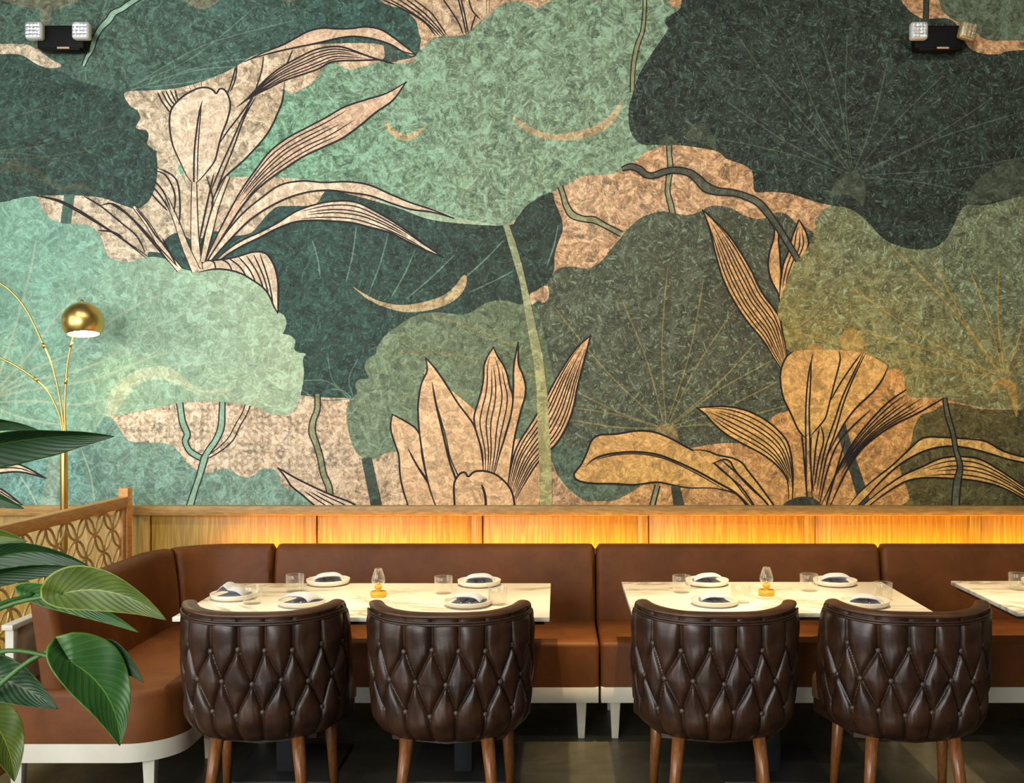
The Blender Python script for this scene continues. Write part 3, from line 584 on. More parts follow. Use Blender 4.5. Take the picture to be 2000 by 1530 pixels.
petal([(400, 520), (440, 458), (480, 412), (518, 382), (552, 360), (585, 354), (620, 357), (660, 356), (700, 356), (732, 366), (772, 384), (812, 400), (850, 412), (884, 426)], [(402, 522), (440, 478), (470, 448), (500, 420), (530, 403), (560, 388), (600, 376), (650, 372), (690, 378), (720, 382), (752, 392), (790, 408), (830, 410), (856, 420), (884, 426)], PALE)
petal([(410, 522), (450, 484), (490, 462), (530, 444), (566, 420), (600, 405), (640, 395), (682, 393), (712, 402), (745, 420), (782, 442), (812, 464), (840, 486), (864, 502)], [(412, 524), (452, 492), (490, 473), (530, 453), (560, 438), (600, 431), (645, 432), (692, 436), (722, 444), (762, 455), (800, 474), (838, 492), (864, 502)], PALE, 4, .42, .97)
petal([(388, 528), (398, 512), (430, 508), (460, 503), (486, 495), (505, 492), (520, 496), (534, 516), (543, 550), (543, 612)], [(388, 532), (420, 526), (448, 528), (472, 535), (496, 549), (512, 560), (524, 574), (532, 590), (538, 605), (543, 612)], PALE)
for i, (x0, x1, y1) in enumerate(((407, 422, 526), (430, 454, 529), (446, 482, 541), (466, 500, 552), (482, 516, 566), (496, 526, 580), (508, 534, 596))):
    line([(x0, 508-i*2), ((x0+x1)/2+4, (500+y1)/2), (x1, y1)], 2.4)
# stalks that gather at the foot of the first flower
for q, w_ in (([(388, 528), (382, 480), (380, 420), (380, 356)], [16, 15, 11, 7]), ([(384, 530), (362, 480), (344, 430), (326, 388)], [16, 12, 8, 5]), ([(396, 512), (410, 450), (424, 400), (446, 345)], [7, 12, 9, 5]), ([(352, 528), (318, 486), (290, 440), (262, 404)], [10, 9, 7, 4])):
    vine(q, w_, PALE, 1.8)
for q in ([(390, 470), (400, 420), (410, 375), (418, 340)], [(393, 480), (408, 430), (416, 390), (404, 345)], [(350, 440), (352, 400), (344, 350), (308, 328)], [(340, 415), (342, 380), (326, 345), (306, 334)], [(334, 410), (320, 375), (300, 352)], [(330, 408), (312, 380), (298, 365)], [(328, 412), (310, 394), (294, 376)],
          [(70, 383), (110, 392), (150, 412), (190, 436), (232, 462), (292, 503)], [(80, 383), (120, 393), (160, 414), (200, 440), (240, 468), (288, 506)], [(165, 384), (196, 402), (238, 436), (268, 462), (284, 494)], [(196, 402), (218, 398), (240, 410), (276, 444), (308, 480), (348, 522)], [(212, 396), (250, 420), (288, 462), (330, 512)], [(266, 408), (286, 432), (306, 462), (326, 482)], [(192, 450), (222, 454), (240, 464)], [(346, 520), (330, 490), (318, 466)]): line(q, 2.5)
# bits of a flower at the top edge
poly([(742, -60), (742, 0), (790, 20), (813, 42), (824, 76), (862, 72), (905, 70), (935, 46), (968, 14), (990, 0), (990, -60)], BG)
for q in ([(735, -6), (790, 20), (830, 45), (852, 72)], [(752, -6), (800, 22), (836, 48), (860, 72)], [(770, -6), (815, 24), (845, 50), (864, 70)], [(786, -6), (826, 24), (852, 50), (868, 70)], [(800, -6), (840, 24), (860, 50), (872, 68)], [(862, -6), (880, 20), (896, 45), (905, 68)], [(894, -6), (903, 30), (911, 68)], [(899, -6), (908, 30), (914, 64)], [(915, -6), (922, 20), (938, 38)], [(930, 28), (924, 45), (920, 60)], [(950, -6), (950, 28)], [(956, -6), (956, 24)], [(984, -4), (976, 8)]): line(q, 2.4)
# lower-left slips of petals
petal([(-90, 900), (0, 905), (40, 908), (90, 934)], [(-90, 930), (-10, 925), (40, 922), (90, 934)], PALE, 1)
petal([(-90, 940), (-20, 948), (10, 960), (48, 990)], [(-90, 960), (-20, 964), (10, 976), (48, 990)], PALE, 2)
petal([(720, 1006), (690, 984), (650, 968), (610, 950), (578, 934), (543, 914)], [(640, 1006), (612, 985), (590, 966), (570, 950), (558, 932), (543, 914)], PALE, 3, .0, .62)
# ---- second flower (bottom centre)
poly([(800, 1000), (790, 960), (782, 930), (778, 888), (766, 845), (766, 812), (820, 860), (830, 720), (1000, 860), (1090, 840), (1060, 930), (1050, 1000)], PO, False)
petal([(804, 1006), (790, 965), (782, 930), (779, 890), (770, 862), (763, 835), (767, 810)], [(856, 1006), (842, 960), (832, 925), (824, 885), (820, 848), (800, 828), (767, 810)], PO)
line([(797, 876), (815, 910), (840, 950), (864, 995)], 3, (.2, 1)); line([(808, 900), (845, 950), (876, 995)], 2, (.2, 1))
petal([(858, 1006), (838, 950), (826, 890), (819, 840), (817, 790), (824, 748), (835, 722), (832, 700)], [(948, 960), (943, 900), (936, 862), (924, 828), (896, 790), (868, 746), (850, 720), (832, 700)], PO)
line([(844, 746), (852, 790), (866, 850), (878, 900), (892, 940)], 3.4, (.2, 1)); line([(850, 780), (870, 850), (880, 895), (898, 935)], 2, (.2, 1))
petal([(944, 930), (942, 885), (930, 842), (926, 815), (936, 780), (944, 745), (946, 712), (955, 692), (964, 679)], [(966, 930), (978, 885), (988, 845), (998, 812), (1002, 778), (994, 750), (988, 722), (975, 702), (964, 679)], PO, 5, 0, .96)
petal([(966, 925), (978, 880), (990, 842), (1000, 800), (1003, 760), (1003, 722), (1007, 695), (1012, 669)], [(992, 945), (1000, 890), (1006, 850), (1018, 800), (1027, 765), (1022, 735), (1013, 712), (1012, 669)], PO, 0)
petal([(990, 962), (1000, 905), (1012, 868), (1036, 830), (1060, 790), (1082, 748), (1106, 708), (1130, 676), (1153, 657)], [(1008, 975), (1030, 935), (1055, 898), (1082, 872), (1102, 842), (1118, 802), (1127, 758), (1138, 715), (1153, 657)], PO, 8, .0, .95)
bud = [(890, 1010), (887, 965), (888, 942), (898, 926), (908, 923), (915, 931), (926, 922), (944, 920), (966, 926), (985, 940), (998, 957), (1004, 978), (1006, 1010)]
poly(bud, PO); line(bud, 3.2, (1, 1)); line([(941, 946), (948, 970), (949, 1000)], 4, (.3, 1))
# tall pale stem
poly([(983, 441), (1000, 500), (1015, 550), (1024, 600), (1031, 645), (1041, 700), (1048, 760), (1050, 830), (1053, 900), (1054, 1000), (1078, 1000), (1078, 920), (1073, 840), (1069, 770), (1060, 695), (1047, 640), (1034, 580), (1020, 520), (1006, 472), (993, 437)], STL, False)
# ---- third flower (bottom right)
petal([(1528, 724), (1508, 695), (1490, 665), (1462, 632), (1440, 600), (1416, 556), (1402, 514), (1393, 480), (1386, 448), (1372, 411)], [(1536, 700), (1532, 668), (1524, 636), (1520, 614), (1500, 590), (1481, 560), (1469, 533), (1450, 500), (1430, 469), (1404, 440), (1372, 411)], PR, 7, .0, .95)
petal([(1523, 600), (1520, 576), (1506, 548), (1500, 520), (1503, 492), (1511, 465), (1512, 440)], [(1528, 575), (1526, 550), (1524, 520), (1522, 490), (1520, 470), (1520, 456), (1512, 440)], PR)
petal([(1522, 580), (1524, 550), (1530, 515), (1540, 490), (1547, 462), (1560, 430)], [(1540, 560), (1552, 530), (1566, 505), (1578, 480), (1574, 455), (1560, 430)], PR, 3, .1, .95)
vine([(1214, 331), (1232, 326), (1248, 331), (1262, 342), (1278, 343), (1298, 336), (1320, 333), (1345, 338), (1362, 350), (1378, 366), (1400, 374), (1430, 377), (1455, 384), (1480, 396), (1500, 418), (1520, 446), (1540, 478), (1560, 512)], [4, 9, 10, 8, 9, 9, 10, 13, 16, 11, 9, 10, 11, 9, 8, 8], VDK, 2.8)
poly([(1596, 425), (1592, 446), (1582, 475), (1566, 500), (1548, 520), (1538, 548), (1526, 580), (1520, 620), (1560, 640), (1640, 560), (1640, 460)], OR_)
ribbon([(1640, 828), (1655, 880), (1672, 930), (1694, 1000)], [20, 20, 20, 24], SDK)
fan = [(1574, 858), (1558, 840), (1544, 808), (1530, 776), (1523, 742), (1527, 712), (1545, 690), (1560, 685), (1600, 683), (1650, 685), (1690, 692), (1716, 704), (1733, 718), (1722, 742), (1704, 766), (1676, 792), (1656, 816), (1640, 842), (1615, 870), (1590, 880)]
poly(fan, PR); line([(1733, 718), (1722, 742), (1704, 766), (1676, 792), (1656, 816), (1640, 842), (1615, 890)], 2.8); line([(1550, 686), (1534, 700), (1524, 730), (1528, 772), (1544, 808), (1560, 842), (1576, 858)], 2.8)
for q in ([(1587, 692), (1579, 730), (1574, 780), (1573, 840), (1575, 985)], [(1584, 705), (1582, 760), (1580, 820), (1586, 985)], [(1638, 686), (1640, 705), (1630, 745), (1620, 785), (1612, 815), (1600, 832), (1582, 852)], [(1682, 690), (1660, 720), (1640, 750), (1620, 785)], [(1686, 690), (1666, 730), (1645, 775), (1630, 820), (1610, 880), (1594, 960)], [(1690, 690), (1668, 735), (1648, 785), (1632, 840), (1612, 900), (1598, 975)], [(1565, 845), (1570, 900), (1576, 975)], [(1584, 852), (1582, 900), (1588, 960)], [(1600, 835), (1592, 880), (1588, 930)], [(1602, 830), (1608, 860), (1598, 900), (1590, 950)], [(1700, 800), (1640, 860), (1615, 920), (1600, 985)], [(1650, 860), (1630, 930), (1612, 990)]): line(q, 2.6)
petal([(1604, 985), (1630, 930), (1650, 890), (1676, 850), (1705, 815), (1735, 785), (1768, 762)], [(1620, 990), (1650, 925), (1680, 880), (1712, 852), (1745, 830), (1790, 808), (1842, 778)], PR, 6, .25, .98, fill=False)
petal([(1652, 995), (1680, 960), (1720, 926), (1758, 896), (1790, 862), (1822, 853), (1868, 858), (1908, 856), (1940, 872), (1975, 888), (2010, 895), (2120, 915)], [(1662, 1000), (1690, 972), (1735, 925), (1776, 895), (1808, 880), (1840, 872), (1880, 874), (1920, 882), (1950, 894), (1985, 900), (2030, 912), (2120, 935)], PR)
petal([(1670, 1000), (1720, 958), (1760, 930), (1800, 912), (1836, 896), (1870, 892), (1908, 896), (1940, 912), (1975, 934), (2010, 958), (2120, 1010)], [(1680, 1002), (1722, 968), (1760, 945), (1790, 934), (1840, 934), (1880, 936), (1920, 942), (1955, 952), (1990, 970), (2030, 992), (2120, 1040)], PR, 4, .32, 1)
petal([(1546, 985), (1548, 940), (1546, 905), (1538, 865), (1514, 836), (1485, 815), (1450, 800), (1410, 794), (1362, 797)], [(1540, 975), (1536, 935), (1512, 905), (1486, 886), (1452, 868), (1420, 850), (1392, 826), (1376, 808), (1362, 797)], PR, 6, .12, .96)
big = [(1480, 1002), (1452, 965), (1428, 935), (1394, 905), (1360, 884), (1334, 870), (1306, 855), (1276, 844), (1242, 842), (1204, 848), (1172, 850), (1156, 860), (1147, 882), (1136, 906), (1121, 927), (1130, 939), (1156, 944), (1200, 945), (1240, 947), (1282, 942), (1312, 947), (1346, 953), (1398, 954), (1440, 966), (1462, 984)]
poly(big, PR); line(big[:-1], 3.0); line([(1398, 954), (1440, 966), (1470, 1000)], 2.6)
line([(1144, 911), (1160, 897), (1190, 887), (1240, 883), (1290, 890), (1350, 915), (1400, 942), (1440, 966), (1466, 1000)], 3.4, (.2, 1)); line([(1165, 898), (1200, 889), (1250, 887), (1300, 897), (1360, 925), (1420, 960)], 2)
petal([(1352, 880), (1376, 880), (1404, 890), (1426, 894), (1446, 902), (1462, 922), (1484, 950), (1520, 1000)], [(1390, 906), (1410, 898), (1424, 900), (1436, 920), (1460, 948), (1490, 975), (1510, 1000)], PR, 0)
for q in ([(1394, 906), (1420, 928), (1450, 955), (1480, 1000)], [(1410, 900), (1450, 935), (1500, 985)]): line(q, 2.6)
poly([(1520, 1010), (1530, 985), (1546, 975), (1566, 970), (1588, 974), (1606, 988), (1614, 1010)], SDK)
ribbon([(1318, 948), (1328, 1000)], [17, 22], SDK); vine([(1284, 948), (1278, 970), (1271, 1000)], [7, 7], VOL, 2.6)
vine([(1844, 778), (1850, 812), (1860, 846), (1866, 880), (1874, 912), (1868, 945), (1864, 1000)], [5, 7, 6, 6, 8, 12, 12], VDK, 2.6)
mural = mesh_obj('botanical_mural', MV, MF, mur_mats, None, False, MI)
bm = bmesh.new(); bm.from_mesh(mural.data)
for co, no in (((0, 0, ZCAP), (0, 0, -1)), ((0, 0, ZC-.002), (0, 0, 1)), ((XL+.002, 0, 0), (-1, 0, 0)), ((XR-.002, 0, 0), (1, 0, 0))):
    bmesh.ops.bisect_plane(bm, geom=bm.verts[:]+bm.edges[:]+bm.faces[:], plane_co=co, plane_no=no, clear_outer=True)
bm.to_mesh(mural.data); bm.free()
tag(mural, 'large painted mural of green lotus leaves and beige lily flowers covering the back wall', 'mural')

# ------------------------------------------------------------------ panelling under the mural
t = thing('wood_panelling', 'golden oak wainscot panelling running along the back wall below the mural', 'wall panelling', (0, D, 0))
YP = D-.02
# recessed panels with narrow stiles between them
edges = [XL, -3.9, -2.21, -1.309, -.41, .49, 1.392, 2.29, 3.2, 4.1, XR]
for a, b_ in zip(edges[:-1], edges[1:]):
    o = box('panel', ((a+b_)/2, .005, .5), (b_-a-.008, .03, .96), M['oak'], t, .002)
for x in edges[2:-1]:
    box('stile', (x-.03, -.018, .5), (.055, .016, .96), M['oak'], t, .002)
box('cap_rail', (0, -.016, ZCAP-.026), (XR-XL-.01, .09, .052), M['oak_rail'], t, .004)

# ------------------------------------------------------------------ banquettes
ZS, YSF, YSB, ZB = .47, 4.89, 5.40, .845
def sweep_cushion(name, path, thick, z0, z1, mat, parent, outward, lean=.05, endcap=True, ends=(0, 0)):
    """upright cushion following a plan path; outward = side the back faces"""
    P = resample(path, max(12, int(len(path)*2))); n = len(P)
    T = np.gradient(P, axis=0); T /= np.linalg.norm(T, axis=1)[:, None]; N = np.stack([-T[:, 1], T[:, 0]], 1)*outward
    prof = []; r = .035
    for a in np.linspace(0, 90, 6): prof.append((thick-r+r*math.sin(math.radians(a)) if False else r-r*math.cos(math.radians(a)), z1-r+r*math.sin(math.radians(a))))
    for a in np.linspace(0, 90, 6): prof.append((thick-r+r*math.sin(math.radians(a)), z1-r+r*math.cos(math.radians(a))))
    prof += [(thick, z0), (0.0, z0)]
    for k in range(1, 9): z = z0+(z1-r-z0)*k/9; prof.append((-.010*math.sin(PI*k/9), z))
    m = len(prof); vs = []; fs = []
    for i in range(n):
        d0 = i/(n-1)*np.sum(np.linalg.norm(np.diff(P, axis=0), axis=1)); d1 = np.sum(np.linalg.norm(np.diff(P, axis=0), axis=1))-d0
        s = 1.0; drop = 0
        for dd, on in ((d0, ends[0]), (d1, ends[1])):
            rr = .045 if on > 0 else (.022 if on == 0 else .006)
            if dd < rr: q = 1-math.sqrt(max(0, 1-(1-dd/rr)**2)); drop = max(drop, q*rr); s = min(s, 1-q*.35)
        for (u, z) in prof:
            f = (z-z0)/(z1-z0); uu = thick/2+(u-thick/2)*s+lean*f; zz = z-(drop if z > z0+.05 else 0)*f
            vs.append((P[i][0]+N[i][0]*uu, P[i][1]+N[i][1]*uu, zz))
    for i in range(n-1):
        for k in range(m): fs.append((i*m+k, i*m+(k+1) % m, (i+1)*m+(k+1) % m, (i+1)*m+k))
    fs.append(tuple(range(m))); fs.append(tuple((n-1)*m+k for k in range(m))[::-1])
    bm = bmesh.new(); bv = [bm.verts.new(q) for q in vs]
    for f in fs: bm.faces.new([bv[i] for i in f])
    return bm_obj(name, bm, mat, parent, True, 50)
def densify(p, step=.02):
    out = []
    for a, b_ in zip(p[:-1], p[1:]):
        a = np.array(a, float); b_ = np.array(b_, float); k = max(1, int(np.linalg.norm(b_-a)/step))
        out += [a+(b_-a)*i/k for i in range(k)]
    return out+[np.array(p[-1], float)]
def prism(name, pts, z0, z1, mat, parent, bev=0, seg=4, puff=0):
    bm = bmesh.new(); vs = [bm.verts.new((p[0], p[1], z0)) for p in pts]; f = bm.faces.new(vs)
    r = bmesh.ops.extrude_face_region(bm, geom=[f]); tv = [v for v in r['geom'] if isinstance(v, bmesh.types.BMVert)]
    for v in tv: v.co.z = z1
    if bev:
        es = [e for e in bm.edges if all(v.co.z > z1-1e-4 for v in e.verts)]
        bmesh.ops.bevel(bm, geom=es, offset=bev, segments=seg, affect='EDGES', profile=.5)
    return bm_obj(name, bm, mat, parent, True, 45)
def rounded(x0, y0, x1, y1, r=.012, n=3):
    out = []
    for cx, cy, a0 in ((x1-r, y0+r, -90), (x1-r, y1-r, 0), (x0+r, y1-r, 90), (x0+r, y0+r, 180)):
        for k in range(n+1): a = math.radians(a0+90*k/n); out.append((cx+r*math.cos(a), cy+r*math.sin(a)))
    return out
def bench(x0, x1, label):
    t = thing('banquette', label, 'bench', ((x0+x1)/2, YSF, 0), 0, 'leather banquette sections along the wall'); ox, oy = (x0+x1)/2, YSF
    gp = .004
    prism('seat', [(p[0]-ox, p[1]-oy) for p in rounded(x0+gp, YSF, x1-gp, YSB+.06, .02)], .262, ZS, M['bench_leather'], t, .022)
    sweep_cushion('backrest', densify([(x0-ox+gp, YSB-oy), (x1-ox-gp, YSB-oy)], .03), .10, ZS-.01, ZB, M['bench_leather'], t, 1, .05)
    box('back_board', (0, YSB+.175-oy, .50), (x1-x0, .02, .62), M['beige_shaded'], t)  # made full width and taller to hide the LED strip behind the seams
    box('led_baffle', (0, YSB+.219-oy, .632), (x1-x0, .066, .016), M['beige_shaded'], t, .001)  # unseen baffle added to stop LED light leaking to the floor
    box('frame', (0, .30, .225), (x1-x0-.012, .60, .075), M['white_paint'], t, .003)
    for lx in (x0-ox+.075, x1-ox-.085):
        for ly in (.085, .53): box('leg', (lx, ly, .094), (.050, .050, .188), M['white_paint'], t, .003, 2, None, .62)
    return t
bench(-1.477, .195, 'long brown leather banquette section behind the left table')
bench(.195, 1.678, 'brown leather banquette section behind the middle table, between two dark seams')
bench(1.678, 3.40, 'brown leather banquette section running out of the right edge of the picture')
# corner unit with the return towards the viewer
t = thing('corner_banquette', 'rounded brown leather corner banquette on white base at the left, beside the divider', 'bench', (-1.75, 4.6, 0))
cxo, cyo = -1.75, 4.6
XBk, XFr, YFr = -1.94, -1.50, 4.09
out = [(-2.21, YFr)]
for a in np.linspace(-90, 0, 12): out.append((XFr-.20+.20*math.cos(math.radians(a)), YFr+.20+.20*math.sin(math.radians(a))))
out += [(XFr, 4.80)]
for a in np.linspace(180, 90, 5)[1:]: out.append((XFr+.06+.06*math.cos(math.radians(a)), 4.83+.06*math.sin(math.radians(a))))
out = [p for p in out if p[0] <= -1.481]
out += [(-1.481, YSF), (-1.481, YSB+.06), (-2.21, YSB+.06)]
loc = lambda P: [(p[0]-cxo, p[1]-cyo) for p in P]
prism('seat', loc(out), .262, ZS, M['bench_leather'], t, .028)
fr = [(p[0]+(.006 if p[0] < -1.9 else -.0), p[1]) for p in out]
prism('frame', loc(fr), .188, .262, M['white_paint'], t, 0)
arc = [(XBk, YFr+.03), (XBk, 5.12)]
cc = (XBk+.28, 5.12)
c1 = [(cc[0]+.28*math.cos(math.radians(a)), cc[1]+.28*math.sin(math.radians(a))) for a in np.linspace(180, 90, 14)]
ja = 5
sweep_cushion('backrest', densify(loc([(XBk, YFr+.03)]+c1[:ja+1]), .03), .10, ZS-.01, ZB, M['bench_leather'], t, 1, .05, ends=(1, -1))
sweep_cushion('backrest', densify(loc([(c1[ja][0]+.002, c1[ja][1]+.003)]+c1[ja+1:]+[(-1.481, YSB)]), .03), .10, ZS-.01, ZB, M['bench_leather'], t, 1, .05, ends=(-1, 0))
for x, y in ((-2.14, 4.16), (-1.62, 4.17), (-1.56, 4.70), (-2.0, 5.3)):
    box('leg', (x-cxo, y-cyo, .094), (.05, .05, .188), M['white_paint'], t, .003, 2, None, .7)
box('side_panel', (-2.150-cxo, 4.76-cyo, .585), (.022, 1.26, .24), M['beige_shaded'], t)  # white panel; the shade on its side face is put into the beige
pf = box('side_panel_frame', (-2.150-cxo, 4.125-cyo, .585), (.034, .036, .24), M['white_paint'], t, .003)
box('side_panel_cap', (-2.150-cxo, 4.75-cyo, .715), (.045, 1.32, .022), M['white_paint'], t, .003)
box('back_board', (-1.73-cxo, YSB+.175-cyo, .5), (.49, .02, .62), M['beige_shaded'], t, .001)  # unseen board added to block LED spill behind the corner
box('led_baffle', (-1.73-cxo, YSB+.219-cyo, .632), (.49, .066, .016), M['beige_shaded'], t, .001)  # unseen baffle added under the strip to block its downward light
# amber light strip behind the backrests
led = box('led_strip', (.765, D-.095, .655), (5.03, .02, .02), M['led'])
tag(led, 'amber light strip hidden behind the banquette backs, glowing on the panelling', 'light strip')

# ------------------------------------------------------------------ divider with interlaced rings
XD = -2.29
t = thing('divider_screen', 'oak framed divider screen with interlaced brass rings at the left', 'divider', (XD, 4.5, 0))
box('post', (0, 1.05, .5675), (.05, .06, 1.135), M['oak_divider'], t, .003)
box('post', (0, -1.2, .5675), (.05, .06, 1.135), M['oak_divider'], t, .003)
box('top_rail', (0, -.075, 1.062), (.05, 2.19, .056), M['oak_divider'], t, .003)
box('bottom_rail', (0, -.075, .10), (.05, 2.19, .05), M['oak_divider'], t, .003)
box('inner_post', (0, .995, .58), (.032, .03, .90), M['oak_divider'], t, .002)
parts = []; R = .100; pit = .200
ya, yb, za, zb = -1.17, .982, .125, 1.036
for i in range(-7, 7):
    for j in range(-1, 6):
        for off in (0, .5):
            y = .88+(i+off)*pit; z = .134+R+(j+off)*pit; run = []
            if not (ya <= y <= yb+.01 and za <= z <= zb+.01): continue
            pts = [(0, y+(R-.004)*math.cos(a), z+(R-.004)*math.sin(a)) for a in np.linspace(PI/2, 2.5*PI, 37)]
            if y+R < yb and z+R < zb and y-R > ya and z-R > za: parts.append(tube(pts[:-1], .0064, 6, False, True))
            else:
                for p in pts+[None]:
                    if p and ya <= p[1] <= yb and za <= p[2] <= zb: run.append(p)
                    else:
                        if len(run) > 2: parts.append(tube(run, .0064, 6))
                        run = []
            if z+R < zb: parts.append(tube([(0, y-.012, z+R), (0, y+.012, z+R)], .004, 6))
            if y+R < yb: parts.append(tube([(0, y+R, z-.012), (0, y+R, z+.012)], .004, 6))
v_, f_ = merge(parts); mesh_obj('ring_lattice', v_, f_, M['ring'], t)

# ------------------------------------------------------------------ brass floor lamp
YLm = 5.38; kl = F/YLm
def lp(px, py, dy=0): return Vector(((px-VX)/kl, YLm+dy, H-(py-VY)/kl))
base = lp(125, 900)
t = thing('floor_lamp', 'brass three-arm floor lamp with a globe shade standing behind the divider', 'lamp', (base.x, YLm, 0))
def tl(P): return [Vector((p[0]-base.x, p[1]-YLm, p[2])) for p in P]
v_, f_ = lathe([(0, 0), (.15, 0), (.15, .015), (.14, .022), (.02, .03), (0, .03)], 40); mesh_obj('base', v_, f_, M['gold'], t)
v_, f_ = tube(tl([(base.x, YLm, .02), lp(125, 900), lp(125, 848)]), [.019, .019, .017], 16); mesh_obj('pole', v_, f_, M['gold'], t)
arms = [[(128, 850), (127, 790), (131, 720), (140, 668), (147, 640)], [(126, 850), (117, 780), (104, 722), (82, 668), (46, 598), (0, 553), (-70, 522), (-130, 540)], [(123, 850), (112, 800), (78, 748), (0, 699), (-60, 690), (-110, 715)]]
for q in arms:
    P = catmull([lp(*p) for p in q], False, 8); v_, f_ = tube(tl([Vector(p) for p in P]), .0052, 10)
    a = mesh_obj('arm', v_, f_, M['gold'], t)
    for fi in (.42, .72):
        P3 = [Vector(p) for p in P]; i = int(len(P3)*fi); d = (P3[i+1]-P3[i-1]).normalized()
        v_, f_ = tube(tl([P3[i]-d*.014, P3[i]+d*.014]), .0085, 10); mesh_obj('collar', v_, f_, M['gold'], a)
def shade(c, tilt):
    R_ = .102; prof = []
    for a in np.linspace(6, 130, 34): prof.append((R_*math.sin(math.radians(a)), R_*math.cos(math.radians(a))))
    inner = [((r-.003), z+.0005 if z > 0 else z) for r, z in prof[::-1]]
    rot = Matrix.Rotation(math.radians(-9), 4, 'X') @ Matrix.Rotation(math.radians(tilt), 4, 'Y')
    def put(name, vf, mat, par=t):
        o = mesh_obj(name, [rot @ Vector(q)+c for q in vf[0]], vf[1], mat, par); return o
    s = put('shade', lathe(prof+[(prof[-1][0]-.002, prof[-1][1])], 40), M['gold'])
    put('shade_lining', lathe([(r*.97, z*.97) for r, z in prof], 40), M['shade_in'], s)
    put('finial', lathe([(0, R_+.018), (.007, R_+.014), (.008, R_+.006), (.012, R_-.002), (0, R_-.004)], 16), M['gold'], s)
    put('bulb', lathe([(0, -.020), (.03, -.022), (.046, -.042), (.044, -.056), (.03, -.066), (0, -.068)], 20), M['bulb'], s)
c0 = tl([lp(162, 629)])[0]
for cpt, ti in ((c0, -6), (tl([lp(-132, 568)])[0], 6), (tl([lp(-112, 745)])[0], 6)): shade(cpt, ti)

# ------------------------------------------------------------------ emergency lights
def emerg(px, label, right):
    kk = F/(D-.06); x = (px-VX)/kk
    t = thing('emergency_light', label, 'emergency light', (x, D-.05, H-(75-VY)/kk), 0, 'emergency lights high on the wall')
    bm = bmesh.new(); add_box(bm, (0, 0, 0), (.25, .07, .125), .008, 3); bm_obj('housing', bm, M['black_plastic'], t, True, 40)
    box('lower_lip', (0, -.012, -.066), (.215, .062, .014), M['black_plastic'], t, .004)
    box('indicator_tag', (.02, -.044, -.062), (.065, .004, .010), M['tag'], t, .001)
    heads = ((-.125, 0, 'lens', 'lens_rim'), (.125, 0, 'lens', 'lens_rim')) if not right else ((-.115, 0, 'lens', 'lens_rim'), (.145, 14, 'lens_warm', 'lens_warm'))
    for hx, rot, lm, rm in heads:
        q = Matrix.Rotation(math.radians(rot), 4, 'Y').to_3x3() @ Matrix.Rotation(math.radians(8 if rot else 0), 4, 'Z').to_3x3()
        h = box('lamp_head', (hx, -.055, .022), (.092, .05, .092), M[rm], t, .014, 3, q)
        bm = bmesh.new()
        for i in range(4):
            for j in range(4): add_box(bm, (hx+q.row[0][0]*(i-1.5)*.019+q.row[0][2]*(j-1.5)*.019, -.0805, .022+q.row[2][0]*(i-1.5)*.019+q.row[2][2]*(j-1.5)*.019), (.0185, .004, .0185), .0018, 2, q)
        bm_obj('lens', bm, M[lm], h, True, 40)
emerg(122, 'black twin-head emergency light at the upper left of the mural', False)
emerg(1830, 'black twin-head emergency light at the upper right, one yellowed head tilted', True)

# ------------------------------------------------------------------ tables
ZT = .74
def table(x0, x1, yb, yf, label, piers):
    ox, oy = (x0+x1)/2, (yb+yf)/2
    t = thing('dining_table', label, 'table', (ox, oy, 0), 0, 'marble tables along the banquette')
    box('tabletop', (0, 0, ZT-.009), (x1-x0, yb-yf, .018), M['marble'], t, .002)
    box('under_frame', (0, 0, ZT-.027), (x1-x0-.04, yb-yf-.06, .018), M['black_metal'], t, .002)
    for p in piers:
        o = box('pedestal', (p-ox, 4.53-oy, (ZT-.036)/2+.005), (.076, .076, ZT-.046), M['black_metal'], t, .003)
        box('base_plate', (p-ox, 4.61-oy, .006), (.44, .48, .012), M['black_metal'], t, .003)
    return t
table(-1.535, -.034, 4.93, 4.17, 'long white marble table at the left, laid for four', (-1.17, -.407))
table(.300, 1.532, 4.965, 4.255, 'white marble table in the middle of the row, laid for four', (.915,))
table(1.868, 3.09, 4.99, 4.27, 'white marble table cut off by the right edge of the picture', (2.48,))

